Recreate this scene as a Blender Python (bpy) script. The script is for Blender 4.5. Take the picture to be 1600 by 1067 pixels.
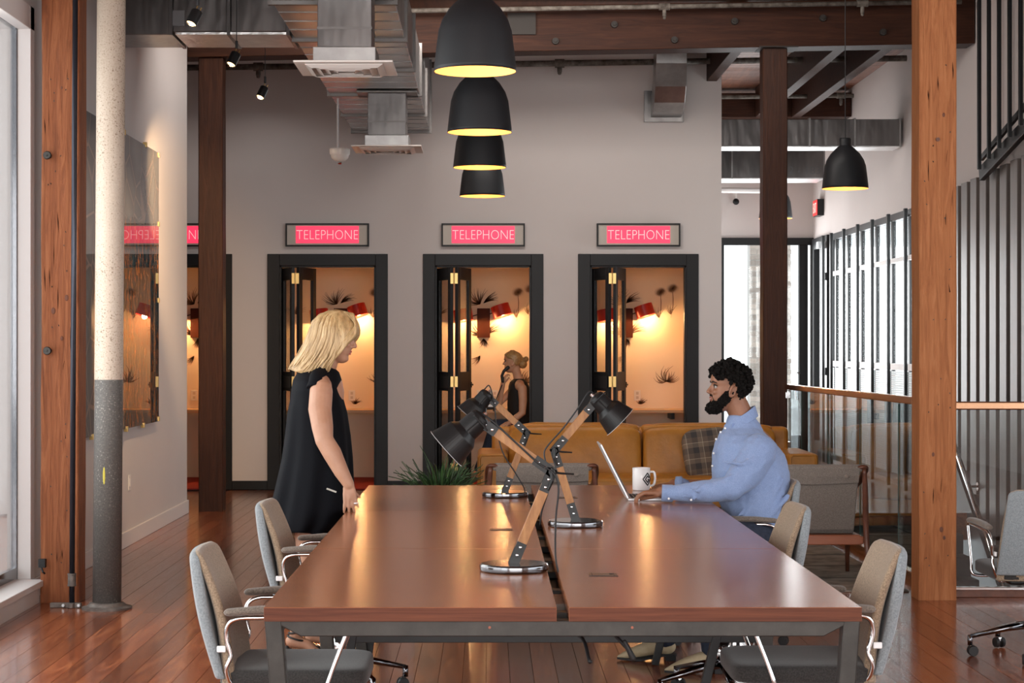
import bpy, bmesh, math, random
from mathutils import Vector, Matrix, Euler, noise
R = math.radians
random.seed(7)
for o in list(bpy.data.objects): bpy.data.objects.remove(o)
S = bpy.context.scene
C = S.collection

# ---------------------------------------------------------------- camera
cam = bpy.data.objects.new('camera', bpy.data.cameras.new('camera'))
C.objects.link(cam); S.camera = cam
cam.location = (0, 0, 1.53); cam.rotation_euler = (R(90), 0, 0)
cam.data.sensor_width = 36; cam.data.lens = 67.5
cam.data.shift_x = 37/1600; cam.data.shift_y = 7.5/1600
cam.data.clip_start = 0.05; cam.data.clip_end = 200

# ---------------------------------------------------------------- world, view, large lights
S.view_settings.view_transform = 'Standard'
S.view_settings.look = 'None'
S.view_settings.gamma = 1
S.view_settings.use_curve_mapping = False
S.view_settings.exposure = 0.0
w = bpy.data.worlds.new('world'); S.world = w; w.use_nodes = True
bg = w.node_tree.nodes['Background']
bg.inputs[0].default_value = (0.92, 0.96, 1.0, 1); bg.inputs[1].default_value = 2.4

def area(name, loc, rot, sx, sy, power, col=(1,1,1)):
    l = bpy.data.lights.new(name, 'AREA'); l.shape = 'RECTANGLE'
    l.size = sx; l.size_y = sy; l.energy = power; l.color = col
    o = bpy.data.objects.new(name, l); o.location = loc; o.rotation_euler = rot
    C.objects.link(o); return o
# three unseen lamps added above the lounge to brighten the back wall (fixtures are built with the pendants)
for lx, lp_ in ((-0.9, 72), (0.5, 42), (2.0, 20)):
    area('added_wash', (lx, 15.7, 4.58), (R(62), 0, R(2)), 1.1, 0.5, lp_, (1.0, 0.93, 0.87))
DAY = (1.0, 0.955, 0.925)
# daylight through the tall windows of the left wall, the rear wall and the right wall (real openings in the shell)
area('daylight_left', (-2.95, 5.2, 1.95), (R(90), 0, R(-90)), 11.5, 2.9, 360, DAY)
area('daylight_rear', (1.2, -3.9, 2.3), (R(90), 0, 0), 8.0, 3.2, 640, DAY)
area('daylight_right', (6.35, 5.0, 2.2), (R(90), 0, R(90)), 8.0, 2.6, 170, (0.93, 0.96, 1.0))
area('daylight_stair', (4.62, 22.2, 1.75), (R(90), 0, R(90)), 5.8, 2.3, 330, (0.93, 0.97, 1.0))
area('daylight_back_door', (3.5, 26.5, 1.6), (R(90), 0, R(180)), 1.6, 2.6, 130, (0.95, 0.98, 1.0))

# ---------------------------------------------------------------- materials
MATS = {}
def mat(name, col, rough=0.5, metal=0.0, spec=0.5, coat=0.0, emis=None, es=1.0, trans=0.0, ior=1.45, alpha=1.0, sheen=0.0):
    m = bpy.data.materials.new(name); m.use_nodes = True
    b = m.node_tree.nodes['Principled BSDF']
    b.inputs['Base Color'].default_value = (*col, 1)
    b.inputs['Roughness'].default_value = rough
    b.inputs['Metallic'].default_value = metal
    b.inputs['Specular IOR Level'].default_value = spec
    b.inputs['Coat Weight'].default_value = coat
    b.inputs['Coat Roughness'].default_value = 0.12
    b.inputs['Transmission Weight'].default_value = trans
    b.inputs['IOR'].default_value = ior
    b.inputs['Alpha'].default_value = alpha
    if sheen: b.inputs['Sheen Weight'].default_value = sheen
    if emis:
        b.inputs['Emission Color'].default_value = (*emis, 1); b.inputs['Emission Strength'].default_value = es
    MATS[name] = m
    return m
def nodes(m): return m.node_tree.nodes, m.node_tree.links, m.node_tree.nodes['Principled BSDF']
def ramp(N, stops):
    r = N.new('ShaderNodeValToRGB'); e = r.color_ramp.elements
    while len(e) > 1: e.remove(e[-1])
    e[0].position = stops[0][0]; e[0].color = (*stops[0][1], 1)
    for p, c in stops[1:]:
        x = e.new(p); x.color = (*c, 1)
    return r
def textured(name, stops, scale=(1,1,1), nscale=5.0, detail=6, rough=0.5, bump=0.0, bdist=0.01, kind='noise', dist=0.0, rvar=0.0, obj_random=0.0, coord='Object', **k):
    """noise or wood colour ramp over object coordinates"""
    m = mat(name, stops[0][1], rough, **k); N, L, b = nodes(m)
    tc = N.new('ShaderNodeTexCoord'); mp = N.new('ShaderNodeMapping'); mp.inputs['Scale'].default_value = scale
    L.new(tc.outputs[coord], mp.inputs['Vector'])
    if obj_random:
        oi = N.new('ShaderNodeObjectInfo'); ml = N.new('ShaderNodeVectorMath'); ml.operation = 'SCALE'
        cb = N.new('ShaderNodeCombineXYZ'); L.new(oi.outputs['Random'], cb.inputs[0]); L.new(oi.outputs['Random'], cb.inputs[1]); L.new(oi.outputs['Random'], cb.inputs[2])
        L.new(cb.outputs[0], ml.inputs[0]); ml.inputs['Scale'].default_value = 37.0; L.new(ml.outputs[0], mp.inputs['Location'])
    if kind == 'wave':
        t = N.new('ShaderNodeTexWave'); t.inputs['Scale'].default_value = nscale; t.inputs['Distortion'].default_value = dist or 6
        t.inputs['Detail'].default_value = 4; t.inputs['Detail Scale'].default_value = 1.5; out = t.outputs['Fac']
        t.bands_direction = 'X'
    else:
        t = N.new('ShaderNodeTexNoise'); t.inputs['Scale'].default_value = nscale; t.inputs['Detail'].default_value = detail
        t.inputs['Distortion'].default_value = dist; t.inputs['Roughness'].default_value = 0.62; out = t.outputs['Fac']
    L.new(mp.outputs[0], t.inputs['Vector'])
    r = ramp(N, stops); L.new(out, r.inputs[0])
    cout = r.outputs[0]
    if obj_random:
        hs = N.new('ShaderNodeHueSaturation'); mr = N.new('ShaderNodeMapRange')
        mr.inputs['To Min'].default_value = 1-obj_random; mr.inputs['To Max'].default_value = 1+obj_random
        oi2 = N.new('ShaderNodeObjectInfo'); L.new(oi2.outputs['Random'], mr.inputs['Value']); L.new(mr.outputs[0], hs.inputs['Value'])
        L.new(cout, hs.inputs['Color']); cout = hs.outputs[0]
    L.new(cout, b.inputs['Base Color'])
    if bump:
        bp = N.new('ShaderNodeBump'); bp.inputs['Strength'].default_value = bump; bp.inputs['Distance'].default_value = bdist
        L.new(out, bp.inputs['Height']); L.new(bp.outputs[0], b.inputs['Normal'])
    if rvar:
        mr = N.new('ShaderNodeMapRange'); mr.inputs['To Min'].default_value = rough-rvar; mr.inputs['To Max'].default_value = rough+rvar
        L.new(out, mr.inputs['Value']); L.new(mr.outputs[0], b.inputs['Roughness'])
    return m

wall_m = textured('wall paint', [(0.3,(0.60,0.545,0.52)),(0.7,(0.63,0.575,0.55))], nscale=0.7, rough=0.75)
white_m = mat('white trim paint', (0.72,0.68,0.66), 0.5)
booth_m = textured('booth wallpaper', [(0.3,(0.80,0.66,0.50)),(0.7,(0.83,0.70,0.54))], nscale=1.2, rough=0.7)
black_m = mat('black painted wood', (0.010,0.0095,0.010), 0.45, spec=0.3)
blackmetal = mat('matte black metal', (0.008,0.008,0.0085), 0.4, spec=0.35)
shade_m = mat('matte black shade', (0.014,0.015,0.017), 0.5, spec=0.35)
steel = textured('raw steel', [(0.3,(0.024,0.022,0.02)),(0.7,(0.048,0.044,0.04))], nscale=9, rough=0.4, metal=0.5, spec=0.4)
chrome = mat('chrome', (0.75,0.75,0.76), 0.1, 1.0)
darkchrome = mat('dark chrome', (0.16,0.16,0.17), 0.12, 1.0)
brass = mat('brass', (0.62,0.43,0.17), 0.4, 1.0)
silver = mat('silver plastic', (0.62,0.64,0.66), 0.35, 0.3)
rubber = mat('black rubber', (0.012,0.012,0.013), 0.55)
post_m = textured('reddish timber', [(0.25,(0.13,0.036,0.013)),(0.5,(0.26,0.082,0.030)),(0.75,(0.36,0.13,0.052))], scale=(9,9,0.7), nscale=3.2, dist=1.6, rough=0.6, bump=0.6, bdist=0.02, detail=9, spec=0.3)
post2_m = textured('orange timber', [(0.25,(0.23,0.075,0.025)),(0.5,(0.36,0.13,0.046)),(0.75,(0.45,0.185,0.075))], scale=(9,9,0.6), nscale=3.0, dist=2.2, rough=0.65, bump=0.6, bdist=0.02, detail=9, spec=0.3)
darkpost_m = textured('dark stained timber', spec=0.25, stops=[(0.25,(0.020,0.006,0.0025)),(0.5,(0.038,0.012,0.005)),(0.75,(0.058,0.019,0.008))], scale=(9,9,0.7), nscale=3.0, dist=1.5, rough=0.5, bump=0.25, detail=8)
beam_m = textured('beam timber', spec=0.2, stops=[(0.25,(0.018,0.0055,0.0025)),(0.5,(0.034,0.0105,0.0045)),(0.75,(0.055,0.018,0.008))], scale=(0.6,8,8), nscale=3.0, dist=1.2, rough=0.6, bump=0.3, detail=8)
board_m = textured('ceiling boards', [(0.25,(0.10,0.038,0.02)),(0.6,(0.17,0.065,0.034)),(0.8,(0.22,0.09,0.048))], scale=(8,0.6,8), nscale=3.0, rough=0.6, obj_random=0.2)
def plankmat(name, dk, md, lt, scale, rough, rnd, coatw=0.0):
    m = textured(name, [(0.28,dk),(0.5,md),(0.72,lt)], scale=scale, nscale=2.2, dist=2.2, rough=rough, detail=9, obj_random=rnd, coat=coatw, bump=0.10, bdist=0.004, rvar=0.07)
    return m
floor_m = plankmat('varnished floor planks', (0.11,0.028,0.012), (0.23,0.062,0.024), (0.38,0.125,0.045), (7,0.55,7), 0.24, 0.34, 0.4)
table_m = textured('walnut tabletop', [(0.25,(0.19,0.065,0.028)),(0.5,(0.285,0.105,0.048)),(0.75,(0.36,0.145,0.07))], scale=(0.9,7,7), nscale=2.0, dist=1.8, rough=0.2, detail=9, bump=0.05, bdist=0.002, coat=0.0, spec=0.75)
tedge_m = textured('tabletop edge', [(0.3,(0.07,0.018,0.008)),(0.7,(0.135,0.04,0.017))], scale=(0.8,8,30), nscale=3.0, dist=1.0, rough=0.55, spec=0.3)
lampwood = textured('oak lamp arm', [(0.3,(0.22,0.085,0.022)),(0.7,(0.38,0.175,0.055))], scale=(8,8,2), nscale=6, rough=0.45)
walnut = textured('dark walnut frame', [(0.3,(0.075,0.025,0.013)),(0.7,(0.15,0.05,0.026))], scale=(5,5,5), nscale=3, rough=0.32)
redwood = textured('reddish chair rail', [(0.3,(0.22,0.06,0.025)),(0.7,(0.33,0.10,0.04))], scale=(1,6,6), nscale=3, rough=0.35)
desk_m = textured('light desk edge', [(0.3,(0.50,0.30,0.15)),(0.7,(0.60,0.38,0.2))], scale=(1,6,6), nscale=3, rough=0.4)
def fabric(name, a, b_, sc=180):
    return textured(name, [(0.35,a),(0.65,b_)], nscale=sc, detail=3, rough=0.9, bump=0.25, bdist=0.003, sheen=0.2)
fab_brown = fabric('taupe wool', (0.105,0.085,0.07), (0.2,0.165,0.135))
fab_front = fabric('tan wool', (0.17,0.12,0.078), (0.32,0.235,0.16))
fab_daylit = fabric('daylit grey wool', (0.16,0.185,0.20), (0.25,0.275,0.29))  # neutral grey shell; the blue is window daylight put into its colour
fab_shaded = fabric('shaded seat wool', (0.014,0.0125,0.012), (0.036,0.033,0.031))  # seat wool darkened: shade under the table put into the colour
fab_grey = fabric('grey sling wool', (0.15,0.125,0.108), (0.25,0.215,0.185))
leather = textured('mustard leather', [(0.3,(0.33,0.13,0.016)),(0.55,(0.44,0.185,0.027)),(0.8,(0.51,0.23,0.04))], nscale=3.5, detail=7, rough=0.42, bump=0.5, bdist=0.02)
galv = textured('galvanised duct', [(0.3,(0.22,0.215,0.21)),(0.5,(0.30,0.29,0.285)),(0.7,(0.38,0.37,0.36))], nscale=3.5, detail=4, rough=0.3, metal=0.85, bump=0.08, bdist=0.02)
galv_dk = textured('dull duct metal', [(0.3,(0.085,0.08,0.08)),(0.7,(0.19,0.18,0.175))], scale=(2,1,0.6), nscale=1.6, detail=3, rough=0.28, metal=0.9, bump=0.25, bdist=0.06)
bright = textured('duct foil underside', [(0.3,(0.62,0.62,0.62)),(0.7,(0.8,0.8,0.8))], nscale=9, rough=0.3, metal=0.8, bump=0.5, bdist=0.02)  # underside sheet, much brighter metal than the duct sides
seam_m = mat('duct flange', (0.13,0.12,0.115), 0.4, 0.7)
diff_m = mat('painted diffuser', (0.66,0.60,0.56), 0.45)
pipe_m = textured('dusty pipe', [(0.35,(0.05,0.038,0.03)),(0.6,(0.15,0.13,0.11)),(0.8,(0.26,0.24,0.21))], nscale=12, rough=0.8)
well_m = mat('dark stairwell wall', (0.05,0.045,0.045), 0.6)  # one dark colour for the walls below the floor
clear = mat('clear glass', (0.9,0.95,0.94), 0.0, trans=1.0, ior=1.45)
sign_red = mat('sign panel', (0.9,0.03,0.07), 0.4, emis=(1.0,0.045,0.12), es=0.95)
sign_txt = mat('sign lettering', (1.0,0.6,0.6), 0.4, emis=(1.0,0.36,0.36), es=0.95)
mat_board = mat('cream mount', (0.55,0.50,0.44), 0.6)
red_lamp = mat('red lamp enamel', (0.42,0.02,0.012), 0.35)
carpet = textured('red carpet', [(0.3,(0.30,0.02,0.012)),(0.7,(0.42,0.04,0.025))], nscale=90, rough=0.95)
paper_white = mat('white ceramic', (0.82,0.82,0.83), 0.12)
plastic_w = mat('white plastic', (0.75,0.72,0.68), 0.4)
glow_warm = mat('warm bulb', (1,0.8,0.5), 0.5, emis=(1.0,0.62,0.28), es=5)
inner_warm = mat('shade lining', (0.85,0.52,0.2), 0.5)

# ---------------------------------------------------------------- mesh builder
class MB:
    def __init__(s): s.v = []; s.f = []
    def add(s, vs, fs, M=None):
        n = len(s.v)
        s.v += [tuple(M @ Vector(v)) if M else tuple(v) for v in vs]
        s.f += [tuple(i+n for i in f) for f in fs]; return s
    def box(s, x0,x1,y0,y1,z0,z1, M=None):
        vs = [(x,y,z) for z in (z0,z1) for y in (y0,y1) for x in (x0,x1)]
        return s.add(vs, [(0,2,3,1),(4,5,7,6),(0,1,5,4),(2,6,7,3),(0,4,6,2),(1,3,7,5)], M)
    def cbox(s, c, sz, rot=(0,0,0)):
        M = Matrix.Translation(c) @ Euler(rot).to_matrix().to_4x4()
        a,b,d = sz[0]/2, sz[1]/2, sz[2]/2
        return s.box(-a,a,-b,b,-d,d, M)
    def bar(s, p0, p1, wd, ht, up=(0,0,1)):
        """rectangular bar from p0 to p1, width across, height along up"""
        p0=Vector(p0); p1=Vector(p1); d=(p1-p0); L=d.length; d.normalize()
        u=Vector(up); sd=d.cross(u)
        if sd.length<1e-5: sd=d.cross(Vector((0,1,0)))
        sd.normalize(); u=sd.cross(d)
        M=Matrix((( d.x,sd.x,u.x,p0.x),(d.y,sd.y,u.y,p0.y),(d.z,sd.z,u.z,p0.z),(0,0,0,1)))
        return s.box(0,L,-wd/2,wd/2,-ht/2,ht/2,M)
    def loft(s, rings, cap=True, closed=True):
        n=len(rings[0]); vs=[p for r in rings for p in r]; fs=[]
        for i in range(len(rings)-1):
            for j in range(n if closed else n-1):
                k=(j+1)%n
                fs.append((i*n+j, i*n+k, (i+1)*n+k, (i+1)*n+j))
        if cap and closed:
            fs.append(tuple(reversed(range(n)))); b=(len(rings)-1)*n; fs.append(tuple(range(b,b+n)))
        return s.add(vs, fs)
    def tube(s, pts, r, n=10, cap=True, flat=1.0, up=None):
        pts=[Vector(p) for p in pts]; m=len(pts)
        rs = r if isinstance(r,(list,tuple)) else [r]*m
        rings=[]; ref=Vector(up) if up else None
        for i,p in enumerate(pts):
            t=(pts[min(i+1,m-1)]-pts[max(i-1,0)]).normalized()
            if ref is None:
                ref=Vector((0,0,1)) if abs(t.z)<0.9 else Vector((1,0,0))
            a=t.cross(ref)
            if a.length<1e-4: a=t.orthogonal()
            a.normalize(); b=a.cross(t).normalized()
            if not up: ref=b
            rings.append([p+a*(math.cos(2*math.pi*j/n)*rs[i])+b*(math.sin(2*math.pi*j/n)*rs[i]*flat) for j in range(n)])
        return s.loft(rings, cap)
    def limb(s, pts, rs, n=14, flat=1.0, up=None):
        """tube with rounded ends"""
        pts=[Vector(p) for p in pts]; P=[];Q=[]
        d=(pts[0]-pts[1]).normalized()
        for a in (80,55,28): P.append(pts[0]+d*rs[0]*math.sin(R(a))); Q.append(rs[0]*math.cos(R(a)))
        P+=pts; Q+=list(rs); d=(pts[-1]-pts[-2]).normalized()
        for a in (28,55,80): P.append(pts[-1]+d*rs[-1]*math.sin(R(a))); Q.append(rs[-1]*math.cos(R(a)))
        return s.tube(P,Q,n,flat=flat,up=up)
    def cyl(s, p0, p1, r0, r1=None, n=20):
        return s.tube([p0,p1],[r0, r0 if r1 is None else r1], n)
    def lathe(s, prof, n=32, M=None, cap=False):
        vs=[(r*math.cos(2*math.pi*j/n), r*math.sin(2*math.pi*j/n), z) for r,z in prof for j in range(n)]
        fs=[(i*n+j,i*n+(j+1)%n,(i+1)*n+(j+1)%n,(i+1)*n+j) for i in range(len(prof)-1) for j in range(n)]
        if cap: fs.append(tuple(reversed(range(n)))); b=(len(prof)-1)*n; fs.append(tuple(range(b,b+n)))
        return s.add(vs,fs,M)
    def ball(s, c, r, n=14, M=None):
        r = (r,r,r) if not isinstance(r,(tuple,list)) else r
        m=n//2+1; vs=[(0,0,-1)]; 
        for i in range(1,m):
            a=-math.pi/2+math.pi*i/m
            for j in range(n): vs.append((math.cos(a)*math.cos(2*math.pi*j/n), math.cos(a)*math.sin(2*math.pi*j/n), math.sin(a)))
        vs.append((0,0,1)); fs=[]
        for j in range(n): fs.append((0,1+(j+1)%n,1+j))
        for i in range(m-2):
            for j in range(n): fs.append((1+i*n+j,1+i*n+(j+1)%n,1+(i+1)*n+(j+1)%n,1+(i+1)*n+j))
        t=len(vs)-1; b=1+(m-2)*n
        for j in range(n): fs.append((b+j,b+(j+1)%n,t))
        T=Matrix.Translation(c) @ (M if M else Matrix()) @ Matrix.Diagonal((r[0],r[1],r[2],1))
        return s.add(vs,fs,T)
    def prism(s, poly, h0, h1, M=None):
        """polygon in xy, extruded h0..h1 in z, then M"""
        n=len(poly); vs=[(x,y,h0) for x,y in poly]+[(x,y,h1) for x,y in poly]
        fs=[tuple(reversed(range(n))), tuple(range(n,2*n))]+[(i,(i+1)%n,n+(i+1)%n,n+i) for i in range(n)]
        return s.add(vs,fs,M)
    def build(s, name, m, parent=None, bev=0, smooth=False, remesh=0, smi=0, sub=0, label=None, disp=None, kind=None, cat=None, group=None, seg=2, solid=0, loc=None):
        me=bpy.data.meshes.new(name)
        vs=s.v
        if loc is not None: vs=[(v[0]-loc[0],v[1]-loc[1],v[2]-loc[2]) for v in s.v]
        me.from_pydata(vs,[],s.f); me.update()
        bm=bmesh.new(); bm.from_mesh(me); bmesh.ops.recalc_face_normals(bm,faces=bm.faces); bm.to_mesh(me); bm.free()
        if m: me.materials.append(m)
        o=bpy.data.objects.new(name,me); C.objects.link(o)
        if loc is not None: o.location=loc
        if parent: o.parent=parent
        if solid:
            k=o.modifiers.new('solid','SOLIDIFY'); k.thickness=solid; k.offset=0
        if remesh:
            k=o.modifiers.new('remesh','REMESH'); k.mode='VOXEL'; k.voxel_size=remesh; k.use_smooth_shade=True
            if smi: k=o.modifiers.new('smooth','SMOOTH'); k.iterations=smi; k.factor=0.6
        if sub:
            k=o.modifiers.new('sub','SUBSURF'); k.levels=sub; k.render_levels=sub
        if disp:
            t=bpy.data.textures.new(name,'CLOUDS'); t.noise_scale=disp[1]; t.noise_depth=2
            k=o.modifiers.new('disp','DISPLACE'); k.texture=t; k.strength=disp[0]; k.mid_level=0.5; k.texture_coords='LOCAL'
        if bev:
            k=o.modifiers.new('bev','BEVEL'); k.width=bev; k.segments=seg; k.limit_method='ANGLE'; k.angle_limit=R(40)
        if smooth:
            me.polygons.foreach_set('use_smooth',[True]*len(me.polygons))
            if bev:
                pass
        tag(o,label,cat,group,kind)
        return o
def tag(o,label=None,cat=None,group=None,kind=None):
    if label: o['label']=label
    if cat: o['category']=cat
    if group: o['group']=group
    if kind: o['kind']=kind
    return o
def thing(name,label,cat,loc=(0,0,0),rz=0,group=None,kind=None):
    o=bpy.data.objects.new(name,None); C.objects.link(o); o.empty_display_size=0.05
    o.location=loc; o.rotation_euler=(0,0,rz); return tag(o,label,cat,group,kind)
def dup(root,loc=None,rz=None,label=None,parent=None,group=None):
    r=root.copy(); C.objects.link(r)
    if parent: r.parent=parent
    if loc is not None: r.location=loc
    if rz is not None: r.rotation_euler=(0,0,rz)
    if label: r['label']=label
    if group: r['group']=group
    for ch in kids(root): dup(ch,parent=r)
    return r
KID={}
def kids(o): return [c for c in bpy.data.objects if c.parent==o]
def P(px,py,Y): return Vector(((px-763)*Y/3000, Y, 1.53-(py-541)*Y/3000))
def spl(pts,n=6):
    """Catmull-Rom through points"""
    p=[Vector(x) for x in pts]; p=[2*p[0]-p[1]]+p+[2*p[-1]-p[-2]]; out=[]
    for i in range(1,len(p)-2):
        for k in range(n):
            t=k/n; a,b,c,d=p[i-1],p[i],p[i+1],p[i+2]
            out.append(0.5*((2*b)+(c-a)*t+(2*a-5*b+4*c-d)*t*t+(3*b-a-3*c+d)*t**3))
    out.append(p[-2]); return out
def lerp(tab,x):
    if x<=tab[0][0]: return tab[0][1]
    for (a,b),(c,d) in zip(tab,tab[1:]):
        if x<=c: t=(x-a)/(c-a); return b+(d-b)*t
    return tab[-1][1]
def text_mesh(name,body,m,size,thick,parent=None,fit=None,font_sx=1.0):
    cu=bpy.data.curves.new(name,'FONT'); cu.body=body; cu.size=size; cu.extrude=thick/2; cu.align_x='CENTER'; cu.align_y='CENTER'; cu.resolution_u=3
    if name=='sign_lettering': cu.offset=-0.0028
    t=bpy.data.objects.new(name+'_tmp',cu); C.objects.link(t)
    bpy.context.view_layer.update()
    me=bpy.data.meshes.new_from_object(t.evaluated_get(bpy.context.evaluated_depsgraph_get()))
    bpy.data.objects.remove(t)
    xs=[v.co.x for v in me.vertices]; ys=[v.co.y for v in me.vertices]
    cx,cy=(max(xs)+min(xs))/2,(max(ys)+min(ys))/2
    sx=fit[0]/(max(xs)-min(xs)) if fit else 1; sy=fit[1]/(max(ys)-min(ys)) if fit else 1
    for v in me.vertices: v.co=((v.co.x-cx)*sx,(v.co.y-cy)*sy,v.co.z)
    me.materials.clear(); me.materials.append(m)
    o=bpy.data.objects.new(name,me); C.objects.link(o)
    if parent: o.parent=parent
    return o

# thin pane: clear transmission with a real surface reflection
def pane_mat(name, tint, ior=1.5):
    m=bpy.data.materials.new(name); m.use_nodes=True; N=m.node_tree.nodes; L=m.node_tree.links
    N.remove(N['Principled BSDF']); out=N['Material Output']
    tr=N.new('ShaderNodeBsdfTransparent'); tr.inputs[0].default_value=(*tint,1)
    gl=N.new('ShaderNodeBsdfGlossy'); gl.inputs['Roughness'].default_value=0.0
    lw=N.new('ShaderNodeLayerWeight'); lw.inputs[0].default_value=0.5
    pw=N.new('ShaderNodeMath'); pw.operation='POWER'; pw.inputs[1].default_value=5.0; L.new(lw.outputs['Facing'],pw.inputs[0])
    fr=N.new('ShaderNodeMath'); fr.operation='MULTIPLY_ADD'; fr.inputs[1].default_value=0.94; fr.inputs[2].default_value=((ior-1)/(ior+1))**2; L.new(pw.outputs[0],fr.inputs[0])
    mx=N.new('ShaderNodeMixShader'); L.new(fr.outputs[0],mx.inputs[0]); L.new(tr.outputs[0],mx.inputs[1]); L.new(gl.outputs[0],mx.inputs[2])
    L.new(mx.outputs[0],out.inputs[0]); return m
pane_m=pane_mat('window pane',(0.96,0.98,0.98))
rail_glass=pane_mat('balustrade glass',(0.74,0.77,0.77),1.6)
rail_edge=mat('glass edge',(0.05,0.11,0.10),0.2)

# ================================================================ FLOOR
b=MB()
b.box(-4.5,2.82,8.0,26.8,-0.25,-0.018); b.box(2.82,6.5,8.0,11.72,-0.25,-0.018); b.box(2.82,4.7,17.65,26.8,-0.25,-0.002)
b.box(-4.5,6.5,-4.2,8.0,-0.25,0.0)
floor=b.build('floor',floor_m,kind='structure')
PL={}
def plank(x,y,L,z=0.0,wd=0.11):
    key=(round(L,2),wd)
    if key not in PL:
        m=MB(); g=0.0003; hw=wd/2-g
        m.add([(-hw,g,-0.017),(hw,g,-0.017),(hw,L-g,-0.017),(-hw,L-g,-0.017),(-hw+0.0008,g+0.0008,0),(hw-0.0008,g+0.0008,0),(hw-0.0008,L-g-0.0008,0),(-hw+0.0008,L-g-0.0008,0)],
              [(0,3,2,1),(4,5,6,7),(0,1,5,4),(1,2,6,5),(2,3,7,6),(3,0,4,7)])
        o=m.build('floor_plank',floor_m); PL[key]=o.data; bpy.data.objects.remove(o)
    o=bpy.data.objects.new('floor_plank',PL[key]); C.objects.link(o); o.parent=floor
    o.location=(x,y,z+random.uniform(-0.0006,0.0)); return o
rnd=random.Random(3)
i=0; x=-2.76+0.055
while x<2.8:
    ls=[2.4,3.0,3.4,3.6]; rnd.shuffle(ls); y=8.0
    for L in ls: plank(x,y,L); y+=L
    x+=0.11
while x<3.95:
    ls=[1.6,2.12]; rnd.shuffle(ls); y=8.0
    for L in ls: plank(x,y,L); y+=L
    x+=0.11

# ================================================================ WALLS
ZC=4.75
BC=[-3.376,-1.715,-0.055,1.60]; OW=0.5125; OH=2.39
b=MB(); edges=[-4.45]
for c in BC: edges+= [c-OW,c+OW]
edges.append(2.49)
for k in range(0,len(edges),2): b.box(edges[k],edges[k+1],20.5,20.62,0,ZC)
for c in BC: b.box(c-OW,c+OW,20.5,20.62,OH,ZC)
b.build('wall_back',wall_m,kind='structure')
b=MB()
for c in BC:
    b.box(c-0.80,c+0.80,22.3,22.36,0,2.7)
    b.box(c-0.82,c-0.76,20.62,22.3,0,2.7); b.box(c+0.76,c+0.82,20.62,22.3,0,2.7)
    b.box(c-0.82,c+0.82,20.62,22.36,2.62,2.7)
booth=b.build('wall_booth',booth_m,kind='structure')
b=MB(); b.box(-4.2,2.43,20.5,22.3,0.0,0.012)
b.build('floor_booth',carpet,kind='structure')
b=MB()
for c in BC: b.box(c-0.76,c+0.76,22.28,22.3,0.012,0.13)
b.build('baseboard_booth',booth_m,kind='structure')
b=MB(); b.box(2.43,2.49,20.62,26.6,0,ZC); b.build('wall_corridor',wall_m,kind='structure')
# far wall with glazed door
b=MB(); b.box(2.49,3.2,26.6,26.72,0,ZC); b.box(3.2,4.5,26.6,26.72,3.03,ZC); b.build('wall_far',wall_m,kind='structure')
# left wall with tall window near the camera
b=MB(); b.box(-2.92,-2.77,11.65,17.65,0,ZC); b.box(-2.92,-2.77,-4.0,11.65,3.5,ZC); b.box(-2.92,-2.77,-4.0,11.65,0,0.10)
b.box(-2.92,-2.77,-4.0,-0.8,0.10,3.5)
b.build('wall_left',wall_m,kind='structure')
b=MB(); b.box(-4.6,-4.45,17.5,20.62,0,ZC); b.box(-4.45,-2.92,17.5,17.64,0,ZC); b.build('wall_alcove',wall_m,kind='structure')
# right walls
b=MB(); b.box(4.5,4.62,12.2,19.0,-0.25,ZC); b.box(4.5,4.62,19.0,26.72,3.0,ZC); b.box(4.5,4.62,19.0,26.72,-0.3,0.05); b.box(4.5,4.62,26.4,26.72,0.05,3.0)
b.build('wall_right',wall_m,kind='structure')
b=MB(); b.box(6.4,6.52,-4,1.0,0,ZC); b.box(6.4,6.52,9.0,12.3,0,ZC); b.box(6.4,6.52,1,9,0,0.9); b.box(6.4,6.52,1,9,3.5,ZC); b.box(4.62,6.52,12.2,12.32,-3,ZC)
b.build('wall_side',wall_m,kind='structure')
b=MB(); b.box(-2.92,-2.6,-4.1,-3.98,0,ZC); b.box(5.2,6.52,-4.1,-3.98,0,ZC); b.box(-2.6,5.2,-4.1,-3.98,0,0.7); b.box(-2.6,5.2,-4.1,-3.98,3.9,ZC)
b.build('wall_rear',wall_m,kind='structure')
b=MB(); b.box(-4.6,6.6,-4.2,26.9,ZC,ZC+0.15); ceil=b.build('ceiling',board_m,kind='structure')
b=MB()
y=18.1
while y<26.5: b.box(2.5,4.49,y,y+0.125,ZC-0.022,ZC-0.001); y+=0.135
b.build('ceiling_boards',board_m,ceil,kind='stuff')
# stairwell shell below the floor
b=MB(); b.box(4.5,4.62,12.2,19.0,-3,-0.25); b.box(2.7,2.82,11.72,17.65,-3,-0.25); b.box(2.7,4.6,11.6,11.72,-3,-0.25); b.box(2.7,4.6,11.6,19,-3.1,-3.0)
b.build('wall_stairwell',well_m,kind='structure')

# baseboards and trims
b=MB(); b.box(-2.77,-2.752,11.65,17.65,0,0.12); b.build('baseboard_left',white_m,bev=0.004,kind='structure')
b=MB()
cas=0.13
xs=[-4.2]
for c in BC: xs+=[c-OW-cas,c+OW+cas]
xs.append(2.49)
for k in range(0,len(xs),2): b.box(xs[k],xs[k+1],20.48,20.5,0,0.095)
b.build('baseboard_back',black_m,bev=0.003,kind='structure')

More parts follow.
